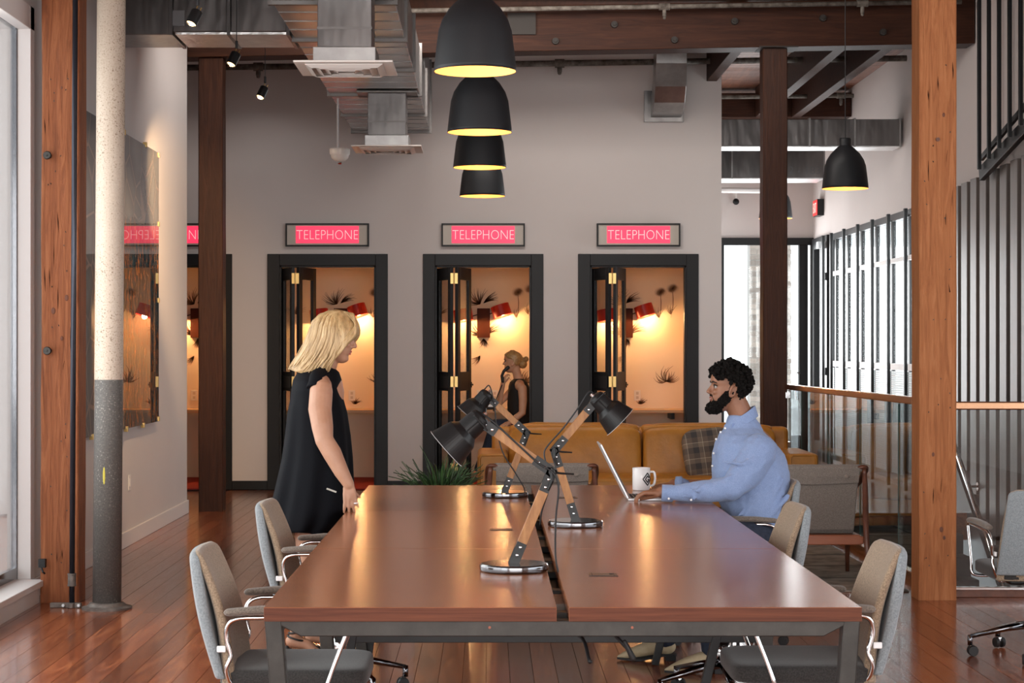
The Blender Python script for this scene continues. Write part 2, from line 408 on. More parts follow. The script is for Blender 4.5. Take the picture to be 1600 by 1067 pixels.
# ================================================================ BOOTH DOORS
def booth_door(n,c):
    t=thing('door_%d'%n,None,None,(c,20.5,0)); t['kind']='structure'
    m=MB(); m.box(-OW-cas,-OW,-0.03,0,0,OH+0.125); m.box(OW,OW+cas,-0.03,0,0,OH+0.125); m.box(-OW,OW,-0.03,0,OH,OH+0.125)
    m.build('casing',black_m,t,bev=0.004)
    m=MB(); m.box(-OW,-OW+0.018,0,0.12,0,OH); m.box(OW-0.018,OW,0,0.12,0,OH); m.box(-OW,OW,0,0.12,OH-0.018,OH)
    m.build('jamb',black_m,t)
    def leaf(p0,p1):
        p0=Vector((*p0,0)); p1=Vector((*p1,0)); d=(p1-p0); W=d.length; ang=math.atan2(d.y,d.x)
        M=Matrix.Translation(p0)@Matrix.Rotation(ang,4,'Z')
        q=MB(); T=0.034; H=OH-0.03
        st=0.085
        q.box(0,st,-T/2,T/2,0.02,H,M); q.box(W-st,W,-T/2,T/2,0.02,H,M)
        for z0,z1 in ((0.02,0.22),(1.06,1.26),(H-0.13,H)): q.box(st,W-st,-T/2,T/2,z0,z1,M)
        o=q.build('door_leaf',black_m,t,bev=0.003)
        g=MB(); g.box(st-0.005,W-st+0.005,-0.004,0.004,0.2,1.08,M); g.build('pane',pane_m,o)
        g=MB(); g.box(st-0.005,W-st+0.005,-0.004,0.004,1.24,H-0.12,M); g.build('pane',pane_m,o)
        return o,M,W
    l1,M1,W=leaf((-OW+0.03,0.05),(-OW+0.185,-0.40))
    l2,M2,W2=leaf((-OW+0.235,-0.40),(-OW+0.37,0.05))
    for z in (2.24,1.16,0.25):
        h=MB(); h.cbox((-OW+0.21,-0.425,z),(0.075,0.012,0.11)); h.cyl((-OW+0.21,-0.432,z-0.055),(-OW+0.21,-0.432,z+0.055),0.008,n=10)
        h.build('hinge',brass,t)
    h=MB(); h.cbox((W2-0.04,-0.035,1.12),(0.07,0.012,0.02)); h.v=[tuple(M2@Vector(v)) for v in h.v]; h.cyl(M2@Vector((W2-0.04,-0.03,1.09)),M2@Vector((W2-0.04,-0.03,1.15)),0.006,n=8)
    h.build('handle',blackmetal,l2)
    h=MB(); h.box(W*0.25,W-0.02,-0.03,-0.017,1.09,1.22,M1); h.build('lock_plate',blackmetal,l1,bev=0.004)
    return t
for n,c in enumerate(BC): booth_door(n+1,c)

# ================================================================ BOOTH CONTENTS
names=['behind the left wall','behind the standing woman','where the phone caller sits','behind the sofa and seated man']
ink=mat('charcoal wall drawing',(0.24,0.15,0.095),0.9); plate_m=mat('sconce plate',(0.06,0.016,0.008),0.6,spec=0.2)
r2=random.Random(11)
for k,c in enumerate(BC):
    if k>0 or True:
        m=MB(); m.box(c-0.755,c+0.755,21.72,22.29,0.775,0.81)
        d=thing('wall_desk','light wood wall-hung desk in the phone booth '+names[k],'desk',group='phone booth desks')
        m.build('desktop',desk_m,d,bev=0.004)
        m=MB()
        pass
        for sx in (-0.5,0.5): m=MB(); m.box(c+sx-0.02,c+sx+0.02,21.85,22.29,0.70,0.775); m.build('bracket',blackmetal,d)
    # sconce
    s=thing('wall_sconce','two-armed sconce with red drum shades in the phone booth '+names[k],'wall lamp',(c,22.3,0),group='booth sconces')
    m=MB(); m.box(-0.075,0.075,-0.06,-0.001,1.63,1.97); m.build('backplate',plate_m,s,bev=0.004)
    for sx,zz,tilt in ((1,1.93,-18),(-1,1.875,8)):
        cx=0.225*sx; 
        m=MB(); m.tube([(0.06*sx,-0.05,1.90),(0.14*sx,-0.09,zz),(cx,-0.13,zz)],0.006,8); m.build('arm',blackmetal,s)
        M=Matrix.Translation((cx,-0.14,zz-0.055))@Matrix.Rotation(R(tilt*sx),4,'Y')@Matrix.Rotation(R(-6),4,'X')
        m=MB(); m.lathe([(0.105,0),(0.108,0.0),(0.108,0.135),(0.10,0.135),(0.10,0.012),(0.105,0)],32,M); o=m.build('drum_shade',red_lamp,s,smooth=False)
        m=MB(); m.lathe([(0.0,0.095),(0.099,0.095),(0.099,0.09),(0,0.09)],24,M); m.build('reflector',red_lamp,s)
        m=MB(); m.ball(M@Vector((0,0,0.04)),0.03,10); m.build('bulb',glow_warm,s,smooth=True)
        l=bpy.data.lights.new('sconce_light','POINT'); l.energy=14; l.color=(1.0,0.56,0.22); l.shadow_soft_size=0.03
        lo=bpy.data.objects.new('sconce_light',l); lo.location=M@Vector((0,0,0.0)); lo.parent=s; C.objects.link(lo)
    # outlets over the desk
    for dx in (0.10,0.27) if k else (0.1,):
        e=thing('wall_outlet','white outlet above the desk in the phone booth '+names[k]+('; right' if dx>0.2 else ''),'outlet',(c+dx-0.14,22.3,0.96),group='booth outlets')
        m=MB(); m.cbox((0,-0.004,0),(0.075,0.008,0.12)); m.build('plate',plastic_w,e,bev=0.003)
        m=MB(); m.cbox((0,-0.0085,0.025),(0.03,0.003,0.032)); m.cbox((0,-0.0085,-0.025),(0.03,0.003,0.032)); m.build('socket',mat_board,e)
    # charcoal bird and flower drawings
    m=MB()
    def stroke(p,q,wd,bend=0.0):
        p=Vector((p[0],0,p[1])); q=Vector((q[0],0,q[1])); mid=(p+q)/2+Vector((-(q-p).z,0,(q-p).x))*bend
        prev=None
        for t0 in range(5):
            t=t0/4; a=(1-t)**2*p+2*t*(1-t)*mid+t*t*q; n=(q-p).normalized(); n=Vector((-n.z,0,n.x))*wd*(0.25+math.sin(math.pi*min(t+0.15,1)))
            cur=(a+n,a-n)
            if prev:
                m.add([(c+v.x,22.297,v.z) for v in (prev[0],prev[1],cur[1],cur[0])],[(0,1,2,3)])
            prev=cur
    def wing(cx,cz,a0,a1,L,n,wd=0.0035,bend=0.2):
        for i in range(n):
            a=R(a0+(a1-a0)*i/(n-1)+r2.uniform(-4,4)); l=L*r2.uniform(0.6,1.0)
            stroke((cx,cz),(cx+l*math.cos(a),cz+l*math.sin(a)),wd,bend*r2.uniform(0.3,1.3))
    wing(-0.04,2.02,60,178,0.2,22); wing(0.0,2.03,10,45,0.2,16); wing(0.03,1.66,15,60,0.22,16); wing(-0.03,1.66,120,168,0.22,16)
    wing(0.0,1.62,230,310,0.12,16)
    for fx,fz in ((0.40,2.16),(0.54,2.2)):
        for a in range(0,360,14): stroke((fx,fz),(fx+0.075*math.cos(R(a)),fz+0.06*math.sin(R(a))),0.003,0.5)
        stroke((fx,fz-0.04),(fx-0.02,fz-0.34),0.004,0.1); wing(fx-0.02,fz-0.3,60,120,0.14,7,0.003)
    wing(0.47,1.12,70,165,0.2,10,0.005,0.5); wing(0.47,1.12,10,80,0.16,9,0.005,-0.4)
    wing(-0.04,1.42,200,250,0.14,10); wing(0.18,0.86,20,160,0.09,14,0.004); wing(0.6,0.32,20,160,0.14,16,0.008,0.4); wing(-0.5,1.9,20,150,0.13,14)
    m.build('charcoal_drawing',ink,booth)

# ================================================================ SIGNS
for k,c in enumerate(BC):
    where=['above the booth door by the left wall','above the booth door behind the standing woman','above the middle booth door','above the booth door behind the seated man'][k]
    s=thing('telephone_sign','backlit red TELEPHONE sign '+where,'sign',(c+0.0,20.5,1.53+174*20.45/3000),group='telephone signs')
    W,H=0.888,0.245
    m=MB(); t=0.016
    m.box(-W/2,W/2,-0.07,0,H/2-t,H/2); m.box(-W/2,W/2,-0.07,0,-H/2,-H/2+t); m.box(-W/2,-W/2+t,-0.07,0,-H/2+t,H/2-t); m.box(W/2-t,W/2,-0.07,0,-H/2+t,H/2-t)
    m.build('frame',black_m,s)
    m=MB(); m.box(-W/2+t,W/2-t,-0.05,-0.005,-H/2+t,H/2-t); m.build('mount',mat_board,s)
    m=MB(); m.box(-0.335,0.335,-0.055,-0.05,-0.088,0.094); m.build('lit_panel',sign_red,s)
    o=text_mesh('sign_lettering','TELEPHONE',sign_txt,0.14,0.002,s,fit=(0.655,0.098))
    o.rotation_euler=(R(90),0,0); o.location=(0,-0.0565,0.002)

# ================================================================ TIMBER FRAME
def prism_post(name,m,x0,x1,y0,y1,z1,lean=0.0,label=None,cat='post'):
    """timber post with slightly uneven faces"""
    b=MB(); n=14; rr=random.Random(int(x0*100)); rings=[]
    for i in range(n+1):
        z=z1*i/n; d=lean*z; j=lambda: rr.uniform(-0.0025,0.0025); c=0.008
        X0,X1,Y0,Y1=x0+d+j(),x1+d+j(),y0+j(),y1+j()
        rings.append([(X0+c,Y0,z),(X1-c,Y0,z),(X1,Y0+c,z),(X1,Y1-c,z),(X1-c,Y1,z),(X0+c,Y1,z),(X0,Y1-c,z),(X0,Y0+c,z)])
    b.loft(rings)
    return b.build(name,m,label=label,cat=cat)
rust=mat('dark iron',(0.03,0.025,0.022),0.7,0.3)
def nails(parent,pts,m=steel):
    b=MB()
    for x,y,z in pts: b.cbox((x,y,z),(0.004,0.004,0.009),(0,random.uniform(-1,1),random.uniform(-.6,.6)))
    b.build('staple',m,parent)
pl=prism_post('timber_post',post_m,-2.672,-2.445,11.45,11.66,4.3,0.0022,'reddish square timber post beside the left window and thin black pipe')
rr=random.Random(5)
nails(pl,[(-2.66+rr.uniform(0.03,0.15)+0.002*z,11.448,z) for z in [rr.uniform(0.2,3.3) for _ in range(22)]])
for py in (243,548):
    z=1.53+(541-py)*11.42/3000; x=(75-763)*11.42/3000
    b=MB(); b.cyl((x,11.45,z),(x,11.40,z),0.017,n=16); b.cyl((x,11.40,z),(x,11.39,z),0.026,0.022,n=16); b.cyl((x,11.39,z),(x,11.385,z),0.006,n=8)
    b.build('insulator',steel,pl,bev=0.002)
z=1.53-(880-541)*11.42/3000
b=MB(); b.cbox((-2.655,11.43,z),(0.04,0.04,0.05)); b.tube([(-2.66,11.42,z-0.02),(-2.645,11.40,z-0.05),(-2.64,11.42,z-0.06)],0.006); b.build('iron_hook',rubber,pl)
pr=prism_post('timber_post',post2_m,2.595,2.82,11.56,11.78,4.3,0.0,'orange-brown square timber post right of the table, at the balustrade corner')
nails(pr,[(2.62+rr.uniform(0.0,0.17),11.558,z) for z in [rr.uniform(0.2,3.3) for _ in range(22)]])
b=MB()
for py in (686,):
    z=1.53+(541-218)*11.56/3000; b.cyl((2.705,11.562,z),(2.705,11.548,z),0.012,n=12)
b.build('bolt',walnut,pr)
def checks(parent,x0,x1,yf,seed,lean=0.0):
    # drying cracks and knots on the front face, cut as thin dark slivers
    q=random.Random(seed); cr=mat('timber check '+str(seed),(0.035,0.012,0.006),0.9,spec=0.1); kn=mat('timber knot '+str(seed),(0.13,0.04,0.018),0.6)
    for _ in range(16):
        x=q.uniform(x0+0.02,x1-0.02); z=q.uniform(0.15,3.3); L=q.uniform(0.03,0.16); w=q.uniform(0.0012,0.003); d=q.uniform(-0.01,0.01); o_=lean*z
        b=MB(); b.add([(x+o_,yf-0.0018,z),(x+w+o_,yf-0.0018,z+L*0.5),(x+d+o_,yf-0.0018,z+L),(x-w+d/2+o_,yf-0.0018,z+L*0.5),(x+o_,yf+0.004,z),(x+w+o_,yf+0.004,z+L*0.5),(x+d+o_,yf+0.004,z+L),(x-w+d/2+o_,yf+0.004,z+L*0.5)],[(0,1,2,3),(7,6,5,4),(0,4,5,1),(1,5,6,2),(2,6,7,3),(3,7,4,0)]); b.build('crack',cr,parent)
    for _ in range(4):
        x=q.uniform(x0+0.04,x1-0.04); z=q.uniform(0.2,3.2); r_=q.uniform(0.008,0.014); b=MB(); b.ball((x+lean*z,yf+0.001,z),(r_,0.0035,r_*1.5),12); b.build('knot',kn,parent,smooth=True)
checks(pl,-2.672,-2.445,11.45,1,0.0022); checks(pr,2.6,2.82,11.56,2)
pm=prism_post('timber_post',darkpost_m,-2.685,-2.46,17.78,18.0,4.2,0.0,'dark timber post left of the booths, beyond the left wall')
pq=prism_post('timber_post',darkpost_m,2.545,2.77,17.78,18.0,4.29,0.0,'dark timber post behind the seated man, by the glass balustrade')
def beam(name,y0,y1,xa,xb,za,zb,h,label,m=beam_m):
    b=MB(); b.add([(xa,y0,za),(xb,y0,zb),(xb,y1,zb),(xa,y1,za),(xa,y0,za+h),(xb,y0,zb+h),(xb,y1,zb+h),(xa,y1,za+h)],
        [(0,3,2,1),(4,5,6,7),(0,1,5,4),(1,2,6,5),(2,3,7,6),(3,0,4,7)])
    return b.build(name,m,bev=0.006,label=label,cat='beam')
bA=beam('roof_beam',17.72,18.02,-4.4,4.49,4.17,4.325,0.42,'long dark roof beam crossing above the far posts')
b=MB()
for px,py in ((960,38),(1054,62),(1148,33),(1286,28),(1380,50),(868,64)):
    q=P(px,py,17.70); b=MB(); b.cyl((q.x,17.725,q.z),(q.x,17.69,q.z),0.034,0.03,n=14)
    b.cyl((q.x,17.69,q.z),(q.x,17.675,q.z),0.016,n=6); b.build('bolt',rust,bA)
b=MB(); q=P(815,37,17.70); b.cbox((q.x,17.705,q.z),(0.26,0.03,0.2)); b.build('splice_plate',rust,bA)
b=MB(); q=P(1214,76,17.9); b.box(2.50,2.86,17.70,18.02,4.288,4.30); b.build('post_cap',rust,bA)
beam('roof_beam',23.75,24.05,2.5,4.49,4.36,4.37,0.30,'short dark roof beam in the corridor above the silver ducts')
beam('roof_beam',11.45,11.75,-2.9,6.3,4.3,4.33,0.40,'roof beam carried by the two near timber posts')
for x,lab in ((2.38,'ceiling joist at the booth block side of the corridor'),(3.35,'ceiling joist in the middle of the corridor'),(3.80,'ceiling joist nearest the white right wall')):
    b=MB(); b.box(x-0.05,x+0.06,18.03,23.74,4.36,4.725); b.build('ceiling_joist',beam_m,bev=0.005,label=lab,cat='joist')

# ================================================================ WINDOWS
# left window
def window_left():
    t=thing('window_1',None,None); t['kind']='structure'
    m=MB(); fx0,fx1=-2.875,-2.835
    m.box(fx0,fx1,11.55,11.65,0.12,3.5); m.box(fx0,fx1,-0.8,11.55,3.44,3.5); m.box(fx0,fx1,-0.8,11.55,0.12,0.2)
    for y in (7.6,3.6,-0.8): m.box(fx0,fx1,y,y+0.1,0.2,3.44)
    m.build('window_frame',darkchrome,t,bev=0.004)
    for y0,y1 in ((-0.7,3.6),(3.7,7.6),(7.7,11.56)):
        m=MB(); m.box(-2.858,-2.850,y0,y1,0.19,3.45); m.build('pane',pane_m,t)
    m=MB(); m.box(-2.84,-2.655,-0.8,11.50,0.098,0.135); m.build('window_sill',white_m,t,bev=0.004)
    m=MB(); m.box(-2.77,-2.68,-0.8,11.46,0,0.098); m.build('sill_box',white_m,t)
    m=MB(); m.box(-2.835,-2.755,11.56,11.655,0.12,3.58); m.box(-2.835,-2.755,-0.8,11.655,3.44,3.58); m.build('window_casing',white_m,t,bev=0.003)
window_left()
ext=mat('pale render outside',(0.55,0.55,0.56),0.8)
b=MB(); b.box(-12.2,-12.0,-6,44,-1,5)
b.build('neighbour_wall',ext,label='pale rendered wall of the neighbouring building outside the left window',cat='wall')
b=MB(); b.box(-4.7,12,26.95,60,-0.6,-0.4); b.build('pavement',ext,label='pale pavement outside the building',cat='pavement')
# rear and side windows behind the camera
for nm,args in (('window_4',('y',-4.04,-2.6,5.2,0.7,3.9,4)),('window_5',('x',6.46,1,9,0.9,3.5,4))):
    ax,cst,a0,a1,z0,z1,n=args; t=thing(nm,None,None); t['kind']='structure'
    m=MB()
    def bx(a,b_,c,d,q=0.03):
        if ax=='y': m.box(a,b_,cst-q,cst+q,c,d)
        else: m.box(cst-q,cst+q,a,b_,c,d)
    for i in range(n+1):
        y=a0+(a1-a0-0.08)*i/n; bx(y,y+0.08,z0,z1)
    bx(a0,a1,z0,z0+0.07); bx(a0,a1,z1-0.07,z1); m.build('window_frame',blackmetal,t)
    m=MB(); bx(a0,a1,z0,z1,0.004); m.build('pane',pane_m,t)
# glazed back door
t=thing('door_5',None,None); t['kind']='structure'
m=MB(); Y0,Y1=26.56,26.66
m.box(3.2,3.262,Y0,Y1,0,3.03); m.box(4.465,4.5,Y0,Y1,0,3.03); m.box(3.2,4.5,Y0-0.02,Y1,2.93,3.03); m.box(4.30,4.42,Y0-0.01,Y1,0,2.93); m.box(3.262,4.3,Y0,Y1,0,0.12)
m.build('door_frame',blackmetal,t,bev=0.004)
m=MB(); m.box(3.25,4.31,26.60,26.612,0.1,2.94); m.build('pane',pane_m,t)
m=MB(); m.box(4.415,4.47,26.60,26.612,0.02,2.94); m.build('pane',pane_m,t)
m=MB(); m.tube(spl([(4.31,Y0,1.16),(4.26,Y0-0.05,1.16),(4.245,Y0-0.06,1.1),(4.245,Y0-0.06,0.85),(4.26,Y0-0.05,0.8),(4.31,Y0,0.8)],3),0.012); m.build('handle',chrome,t)
# slatted window wall on the right
t=thing('window_2',None,None); t['kind']='structure'
m=MB(); m.box(4.5,4.58,19.0,19.12,0.05,3.0); m.box(4.5,4.58,25.1,25.25,0.05,3.0); m.box(4.5,4.58,19.12,25.1,2.92,3.0); m.box(4.5,4.58,19.12,25.1,0.05,0.12); m.build('window_frame',blackmetal,t,bev=0.003)
yy=[19.67,20.55,21.43,22.31,23.19,24.07,24.9]
for y in yy:
    m=MB(); m.box(4.50,4.54,y-0.045,y+0.045,0.1,2.94); m.build('mullion',blackmetal,t,bev=0.003)
m=MB(); m.box(4.47,4.56,19.12,25.1,1.27,1.34); m.build('transom',white_m,t)
m=MB(); m.box(4.47,4.56,19.12,25.1,2.45,2.50); m.build('transom',white_m,t)
pts=[19.12]+[y for q in yy for y in (q-0.05,q+0.05)]+[25.1]
for i in range(0,len(pts),2):
    m=MB(); m.box(4.52,4.528,pts[i],pts[i+1],0.1,2.94); m.build('pane',pane_m,t)
frost=mat('frosted lower pane',(0.62,0.70,0.72),0.5,trans=0.0)
for i in range(0,len(pts),2):
    m=MB()
    for q in range(46): m.box(4.49,4.51,pts[i],pts[i+1],0.13+q*0.0245,0.13+q*0.0245+0.02)
    m.build('blind',frost,t)
yf=[19.2,20.06,20.92,21.8,22.66,23.54,24.4,25.0]
for y in yf:
    m=MB(); m.box(4.34,4.375,y-0.03,y+0.03,0.02,2.97); m.build('slat',blackmetal,t,bev=0.003)
# dark side door next to it
t=thing('door_6',None,None); t['kind']='structure'
m=MB(); m.box(4.45,4.56,25.25,25.40,0,3.0); m.box(4.45,4.56,26.25,26.4,0,3.0); m.box(4.45,4.56,25.4,26.25,2.85,3.0); m.box(4.45,4.56,25.4,26.25,0,0.25); m.box(4.46,4.55,25.75,25.85,0.25,2.85); m.build('door_frame',blackmetal,t,bev=0.003)
m=MB(); m.box(4.5,4.508,25.4,26.25,0.2,2.9); m.build('pane',pane_m,t)
m=MB(); q=P(1286,383,25.4); m.cbox((4.40,25.4,q.z),(0.1,0.14,0.09)); m.build('door_closer',silver,t,bev=0.004)
for zz in (2.45,1.2):
    m=MB(); m.cbox((4.44,25.27,zz),(0.03,0.06,0.1)); m.build('hinge',rubber,t)
# brick pier outside the back door
brick_m=textured('pale brick',[(0.3,(0.42,0.36,0.31)),(0.7,(0.62,0.56,0.50))],nscale=7,rough=0.9,obj_random=0.3)
mort=mat('mortar',(0.55,0.53,0.50),0.9)
bp=thing('brick_pier','pale weathered brick pier seen outside through the glazed back door','pier',(3.85,28.2,-0.4))
m=MB(); m.box(0.008,0.592,0.008,0.4,0,4.2); m.build('mortar_core',mort,bp)
r3=random.Random(2); BR={}
for row in range(52):
    z=row*0.08; xx=0.0 if row%2==0 else -0.1
    for j in range(4):
        a=max(0.0,xx); e=min(0.6,xx+0.19); xx+=0.2
        if e-a<0.04: continue
        L=round(e-a,2)
        if L not in BR:
            q=MB(); q.box(0,L,0,0.1,0,0.07); o=q.build('brick',brick_m,bev=0.004); BR[L]=o; bpy.data.objects.remove(o) if False else None
            o.parent=bp; o.location=(a,0,z); continue
        o=BR[L].copy(); C.objects.link(o); o.parent=bp; o.location=(a,r3.uniform(-0.004,0.004),z)

# ================================================================ STAIR, BALUSTRADES, SLAT SCREEN
t=thing('staircase','dark staircase going down behind the glass balustrade','stairs',(0,0,0))
stair_m=mat('dark stair tread',(0.03,0.028,0.028),0.5)
for i in range(9):
    m=MB(); y=17.6-i*0.28; m.box(2.85,4.28,y-0.30,y,-(i+1)*0.17-0.04,-(i+1)*0.17); m.box(2.85,4.28,y-0.02,y,-(i+1)*0.17,-i*0.17-0.04 if i else -0.02); m.build('step',stair_m,t)
m=MB(); m.add([(4.40,18.6,-0.25),(4.40,18.6,0.75),(4.40,15.2,-1.45),(4.40,15.2,-2.3),(4.49,18.6,-0.25),(4.49,18.6,0.75),(4.49,15.2,-1.45),(4.49,15.2,-2.3)],[(0,1,2,3),(4,7,6,5),(0,4,5,1),(1,5,6,2),(2,6,7,3),(3,7,4,0)])
m.build('stringer',mat('stair skirt',(0.035,0.032,0.034),0.4),t)
a=P(1495,705,17.55); e=P(1572,925,15.9); d=(e-a)
a2=a-d*0.35; e2=e+d*0.25; a2.x=4.28; e2.x=4.28
m=MB(); m.cyl(a2,e2,0.022,n=14); m.build('handrail',chrome,t,smooth=True)
for s_ in (0.35,0.65,0.9):
    q=a2+(e2-a2)*s_; m=MB(); m.tube([q,q+Vector((0.02,0,-0.07)),q+Vector((0.12,0,-0.07))],0.012); m.cyl(q+Vector((0.1,0,-0.07)),q+Vector((0.125,0,-0.07)),0.04); m.build('rail_bracket',chrome,t)

bronze=mat('bronze rail cap',(0.55,0.33,0.2),0.22,1.0)
g=thing('glass_balustrade','glass balustrade with a bronze handrail running from the dark post to the orange post','balustrade')
m=MB(); m.bar((2.77,17.86,1.155),(2.77,11.8,1.18),0.05,0.05); m.build('handrail',bronze,g,bev=0.008)
m=MB(); m.bar((2.77,17.86,0.03),(2.77,11.8,0.03),0.06,0.07); m.build('base_track',bronze,g,bev=0.004)
ys=[17.7,16.95,15.62,14.28,12.94,11.82]
for i in range(5):
    m=MB(); m.box(2.763,2.777,ys[i+1]+0.008,ys[i]-0.008,0.05,1.15); p=m.build('glass_panel',rail_glass,g)
    m=MB(); m.box(2.762,2.778,ys[i+1]+0.005,ys[i+1]+0.009,0.06,1.14); m.build('panel_edge',rail_edge,p)
for zz in (1.08,0.62):
    m=MB(); m.cbox((2.765,17.74,zz),(0.05,0.1,0.06)); m.build('glass_clamp',chrome,g,bev=0.004)
g=thing('glass_balustrade','glass balustrade right of the orange post, in front of the wooden slats','balustrade')
m=MB(); m.bar((2.82,11.72,1.168),(6.3,11.72,1.165),0.05,0.05); m.build('handrail',bronze,g,bev=0.008)
m=MB(); m.box(2.82,6.3,11.70,11.76,0.0,0.045); m.build('curb',walnut,g,bev=0.003)
m=MB(); m.box(2.82,6.3,11.69,11.75,0.045,0.062); m.build('base_track',chrome,g,bev=0.003)
for i in range(2):
    m=MB(); m.box(2.84+i*1.7,2.84+i*1.7+1.68,11.713,11.727,0.06,1.15); m.build('glass_panel',rail_glass,g)

slat_m=textured('greyish brown slat wood',[(0.3,(0.10,0.08,0.07)),(0.7,(0.16,0.13,0.115))],scale=(6,6,0.6),nscale=3,rough=0.35,detail=6,obj_random=0.08)
sc=thing('slat_screen','wall screen of wide grey-brown vertical wood slats above the stair','screen')
m=MB(); m.box(4.475,4.498,12.3,18.55,-1.6,3.0); m.build('backing',mat('screen backing',(0.03,0.015,0.012),0.7),sc)
y=18.5
while y>12.6:
    zb=min(0.85,0.72-(18.4-y)*0.58); zt=3.02+ (18.5-y)*0.03
    m=MB(); m.box(4.39,4.47,y-0.215,y,max(zb,-1.2),zt); m.build('slat',slat_m,sc,bev=0.004); y-=0.335
rs=thing('rod_screen','black hanging rods with a rising black rail above the wood slats','screen')
m=MB(); m.bar((4.33,16.85,3.04),(4.33,13.2,3.72),0.05,0.12); m.build('rising_rail',blackmetal,rs,bev=0.004)
m=MB(); m.bar((4.33,16.85,3.18),(4.33,13.2,3.95),0.03,0.05); m.build('rising_rail',blackmetal,rs,bev=0.004)
y=16.72
while y>13.2:
    m=MB(); m.box(4.26,4.29,y-0.02,y+0.02,3.02+(17-y)*0.18,4.74); m.build('rod',blackmetal,rs,bev=0.003); y-=0.325

# ================================================================ DUCTS
dm=thing('main_duct','long flanged silver duct running away overhead, left of the pendants','duct')
ysm=[10.8,12.3,13.8,15.3,16.8,18.3,19.7]
for i in range(6):
    h=0.42 if ysm[i]<18.2 else 0.44
    top=4.16 if ysm[i]<18.2 else 4.45
    m=MB(); m.box(-1.39,-0.60,ysm[i]+0.02,ysm[i+1]-0.02,3.74,top); m.build('duct_section',galv,dm,bev=0.006)
    m=MB(); m.box(-1.41,-0.58,ysm[i+1]-0.025,ysm[i+1]+0.025,3.715,top+0.02); m.build('flange',seam_m,dm)
for i in range(6):
    for dy in (0.4,0.75,1.1): m=MB(); m.box(-1.39,-0.6,ysm[i]+dy-0.006,ysm[i]+dy+0.006,3.735,3.741); m.build('stiffener_rib',galv_dk,dm)
for (yc,lab) in ((11.85,'square ceiling diffuser hanging from the duct, nearer and larger one'),(16.72,'square ceiling diffuser hanging from the duct, farther one by the back wall')):
    x=-0.875; t=thing('air_diffuser',lab,'diffuser',(x,yc,3.24))
    m=MB(); m.box(-0.3,0.3,-0.3,0.3,0,0.012); m.build('face_plate',diff_m,t,bev=0.003)
    m=MB()
    for k,(r0,r1) in enumerate(((0.235,0.20),(0.185,0.15),(0.135,0.10),(0.085,0.05))):
        z0,z1=-0.004,0.0-0.022
        for A,B in (((-1,-1),(1,-1)),((1,-1),(1,1)),((1,1),(-1,1)),((-1,1),(-1,-1))):
            m.add([(A[0]*r0,A[1]*r0,z0),(B[0]*r0,B[1]*r0,z0),(B[0]*r1,B[1]*r1,z1),(A[0]*r1,A[1]*r1,z1),
                   (A[0]*r0,A[1]*r0,z0+0.003),(B[0]*r0,B[1]*r0,z0+0.003),(B[0]*r1,B[1]*r1,z1+0.003),(A[0]*r1,A[1]*r1,z1+0.003)],[(0,1,2,3),(7,6,5,4),(0,4,5,1),(2,6,7,3)])
    m.build('louvre',diff_m,t)
    m=MB(); m.box(-0.19,0.19,-0.19,0.19,0.012,0.11); m.build('plenum_collar',galv,t,bev=0.004)
    m=MB(); m.box(-0.165,0.165,-0.165,0.165,0.11,0.475); m.build('drop_duct',galv_dk,t,bev=0.004)
    m=MB(); m.box(-0.168,0.168,-0.168,0.168,0.22,0.235); m.box(-0.26,0.26,-0.2,0.2,0.475,0.49); m.build('collar_seam',seam_m,t)
dc=thing('cross_duct','dull dark duct crossing at top left into the main duct','duct')
xs=[-2.76,-2.25,-1.84,-1.42]
for i in range(3):
    m=MB(); m.box(xs[i]+0.01,xs[i+1]-0.01,13.62,14.22,3.76 if i else 3.74,4.3); m.build('duct_section',galv_dk,dc,bev=0.008)
    m=MB(); m.box(xs[i+1]-0.012,xs[i+1]+0.012,13.60,14.24,3.735,4.32); m.build('flange',galv_dk,dc)
m=MB(); m.box(-2.22,-1.42,13.62,14.22,3.742,3.758); m.build('bright_underside',bright,dc)
m=MB(); q=P(278,28,13.6); m.cbox((q.x,13.612,q.z),(0.09,0.004,0.11)); m.build('duct_label',mat('grey duct label',(0.16,0.16,0.165),0.5),dc)
# corridor ducts
def cduct(nm,lab,y0,y1,x0,x1,z0,z1,brightz=True,secs=4):
    t=thing(nm,lab,'duct')
    for i in range(secs):
        a=x0+(x1-x0)*i/secs; e=x0+(x1-x0)*(i+1)/secs
        m=MB(); m.box(a+0.006,e-0.006,y0,y1,z0,z1); m.build('duct_section',galv_dk,t,bev=0.006)
        m=MB(); m.box(e-0.01,e+0.01,y0-0.012,y1+0.012,z0-0.01,z1+0.012); m.build('flange',galv,t)
    if brightz: m=MB(); m.box(x0,x1,y0+0.005,y1,z0-0.012,z0-0.001); m.build('bright_underside',bright,t)
    return t
cduct('corridor_duct','upper rectangular silver duct across the corridor ceiling',20.8,21.2,2.50,4.46,3.70,3.99)
d2=cduct('corridor_duct','lower wide duct across the corridor with stencilled digits',24.3,24.9,2.50,4.25,3.66,4.03,secs=3)
o=text_mesh('stencil','2 - 183',mat('stencil ink',(0.12,0.12,0.12),0.6),0.16,0.002,d2,fit=(0.40,0.10)); o.rotation_euler=(R(90),0,0); q=P(1257,266,24.29); o.location=(q.x,24.288,q.z)
t=thing('corridor_pipe','white pipe across the corridor below the ducts','pipe')
m=MB(); m.cyl((2.5,25.6,3.62),(3.95,25.6,3.60),0.035); m.build('pipe_run',white_m,t,smooth=True)
m=MB(); m.cyl((3.85,25.6,3.60),(3.98,25.6,3.60),0.05); m.cyl((3.93,25.6,3.60),(3.93,25.6,3.5),0.03); m.build('pipe_elbow',white_m,t)
